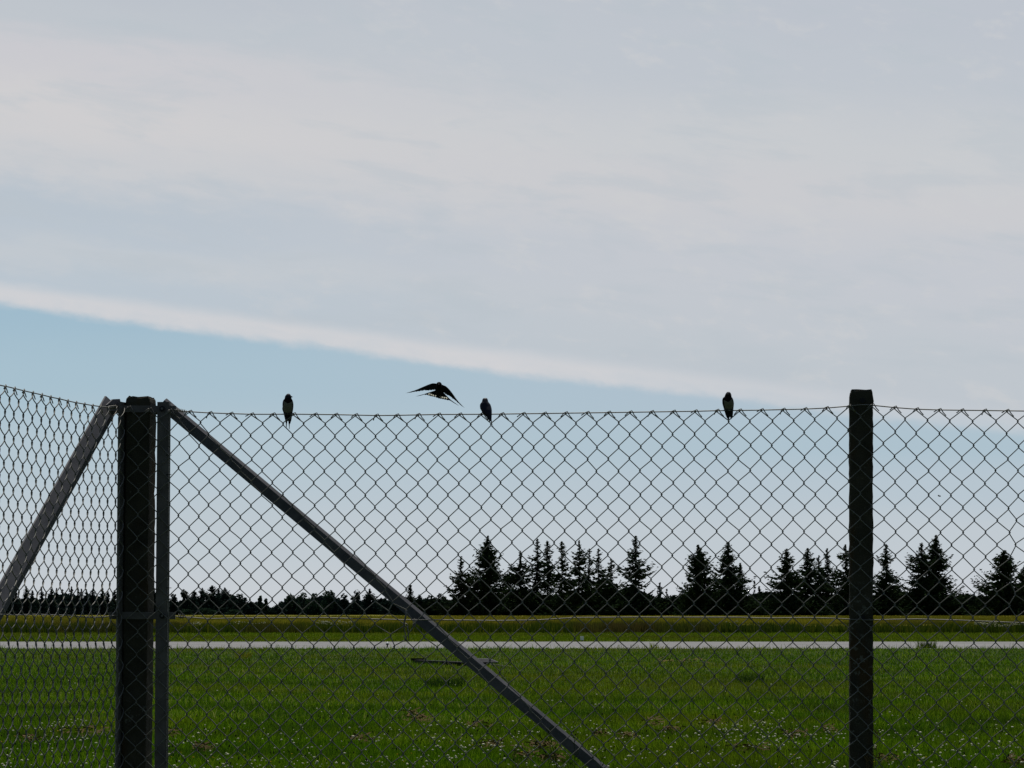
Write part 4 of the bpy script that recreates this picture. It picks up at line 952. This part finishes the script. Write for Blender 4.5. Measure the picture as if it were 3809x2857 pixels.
n = len(me.vertices); co = np.zeros(n * 3); me.vertices.foreach_get('co', co); co = co.reshape(-1, 3)
flat_co = co.copy(); me.materials.append(M_UNDER); me.materials.append(M_THROAT); me.materials.append(M_SPOT); me.materials.append(M_BELLY)
spots = [(530, 351, 28, 13, -15), (575, 367, 20, 16, -25), (616, 382, 18, 16, -30), (662, 393, 17, 15, -25), (757, 415, 14, 18, 20), (800, 422, 16, 19, 35), (842, 429, 17, 19, 40), (885, 431, 24, 15, 40)]
mi = []
for p in me.polygons:
    c = p.center; px, py = c.x / kf * 5530 + 735, 221 - c.z / kf * 5530; v = 0
    for (a_, b2, ra, rb, an) in spots:
        ca, sa = math.cos(R(an)), math.sin(R(an)); dx, dz = px - a_, py - b2; u_ = dx * ca + dz * sa; v_ = -dx * sa + dz * ca
        if (u_ / ra) ** 2 + (v_ / rb) ** 2 < 1: v = 2
    if v == 0 and (px - 735) ** 2 + (py - 185) ** 2 < 68 ** 2: v = 1
    mi.append(v)
me.polygons.foreach_set('material_index', mi)
wx = np.abs(co[:, 0]); zz_ = co[:, 2]; istail = (zz_ < -.012) & (np.abs(co[:, 0] - .004) < .095) & (flat_co[:, 1] > .0)
co[:, 1] += np.where(wx > .012, .45 * (wx - .012), 0) * np.where(zz_ > -.5, 1, 1) + np.where(zz_ < -.005, -.55 * (zz_ + .005), 0)
me.vertices.foreach_set('co', co.reshape(-1)); me.update()
t = empty('swallow', t_anchor, label='swallow in flight above the wire with spread wings and white spotted fanned tail', cat='bird', group='swallows on and above the fence')
me.name = 'flying_swallow_body'; o = bpy.data.objects.new('body', me); SC.collection.objects.link(o); o.parent = t
b = MB(); b.tube([(X(738), -.030, Z(178)), (X(738), -.035, Z(182)), (X(738), -.040, Z(186))], [.003, .002, .0003], 8, ref=(1, 0, 0)); b.build('beak', M_BEAK, t, smooth=True)
for ex in (712, 757):
    bm2 = bmesh.new(); bmesh.ops.create_icosphere(bm2, subdivisions=2, radius=.0015); me3 = bpy.data.meshes.new('eye'); bm2.to_mesh(me3); bm2.free()
    e_ = link('eye', me3, t, [M_BEAK]); e_.location = (X(ex), -.029, Z(170))

# a passing fly
c = MAIN.hit(3521, 1838, 0) + Vector((0, .2, 0))
t = empty('fly', c, label='tiny dark flying insect seen through the mesh right of the right post', cat='insect')
b = MB(); b.tube([(-.0062, 0, .0012), (-.004, 0, .0008), (-.001, 0, 0), (.002, 0, -.0004), (.0048, 0, -.0002), (.006, 0, 0)], [.0006, .0016, .0022, .0024, .0018, .0005], 8); b.build('body', M_BLACK, t, smooth=True)
for s_ in (-1, 1):
    b = MB(); b.add([(0, 0, .0015), (-.0030, s_ * .006, .0042), (-.0055, s_ * .005, .0030), (-.0042, s_ * .002, .0018), (0, 0, .0018), (-.0030, s_ * .006, .0045), (-.0055, s_ * .005, .0033), (-.0042, s_ * .002, .0021)],
                    [(0, 1, 2, 3), (7, 6, 5, 4), (0, 4, 5, 1), (1, 5, 6, 2), (2, 6, 7, 3), (3, 7, 4, 0)]); b.build('wing', M_BLACK, t)

# weeds growing up at the foot of the fence
M_STALK = leafy('weed_stalks', [(0, (.05, .075, .02)), (1, (.12, .12, .05))], .3)
def weed(sx, ztop, n, spread, m, label, off=-.03, heads=True, seed=0):
    p = MAIN.hit(sx, 2800, off); t = empty('tall_weed', (p.x, p.y, 0), label=label, cat='weed', group='weeds at the foot of the fence'); b = MB(); hb = MB()
    for k in range(n):
        a = RNG.normal(0, spread); h = ztop * RNG.uniform(.8, 1.0); q = [(RNG.normal(0, .02) * (1 - s_) + a * s_ ** 2.2, RNG.normal(0, .004) + .01 * s_, h * s_) for s_ in np.linspace(0, 1, 9)]
        b.tube(q, np.linspace(.0022, .0008, 9), 4)
        if heads:
            for _ in range(9):
                j = q[-1]; f = RNG.uniform(-.12, .0); s_ = RNG.choice([-1, 1]); hb.tube([(j[0] + a * f * 2, j[1], j[2] + f), (j[0] + a * f * 2 + s_ * .014, j[1], j[2] + f + .018)], [.0014, .0008], 4)
    b.v += hb.v; b.f += [tuple(i + b.c for i in f) for f in hb.f]; b.mi += hb.mi; b.c += hb.c; b.build('stalks', m, t)
weed(2150, 1.085, 9, .07, M_STALK, 'green grass stalks leaning across the lower end of the diagonal brace')
weed(1935, 1.12, 2, .012, M_BROWN, 'thin brown stalk standing before the meadow near the lower brace', off=-.2)
weed(2070, 1.045, 4, .05, M_BROWN, 'short brown stalks left of the green ones under the brace', off=-.25)
weed(3236, 1.06, 5, .03, M_BROWN, 'reddish brown stalks before the foot of the right concrete post', off=.01)
weed(3300, 1.02, 4, .05, M_BROWN, 'brown stalks just right of the foot of the right concrete post', off=-.05)
SC.render.resolution_x = 1024; SC.render.resolution_y = 768
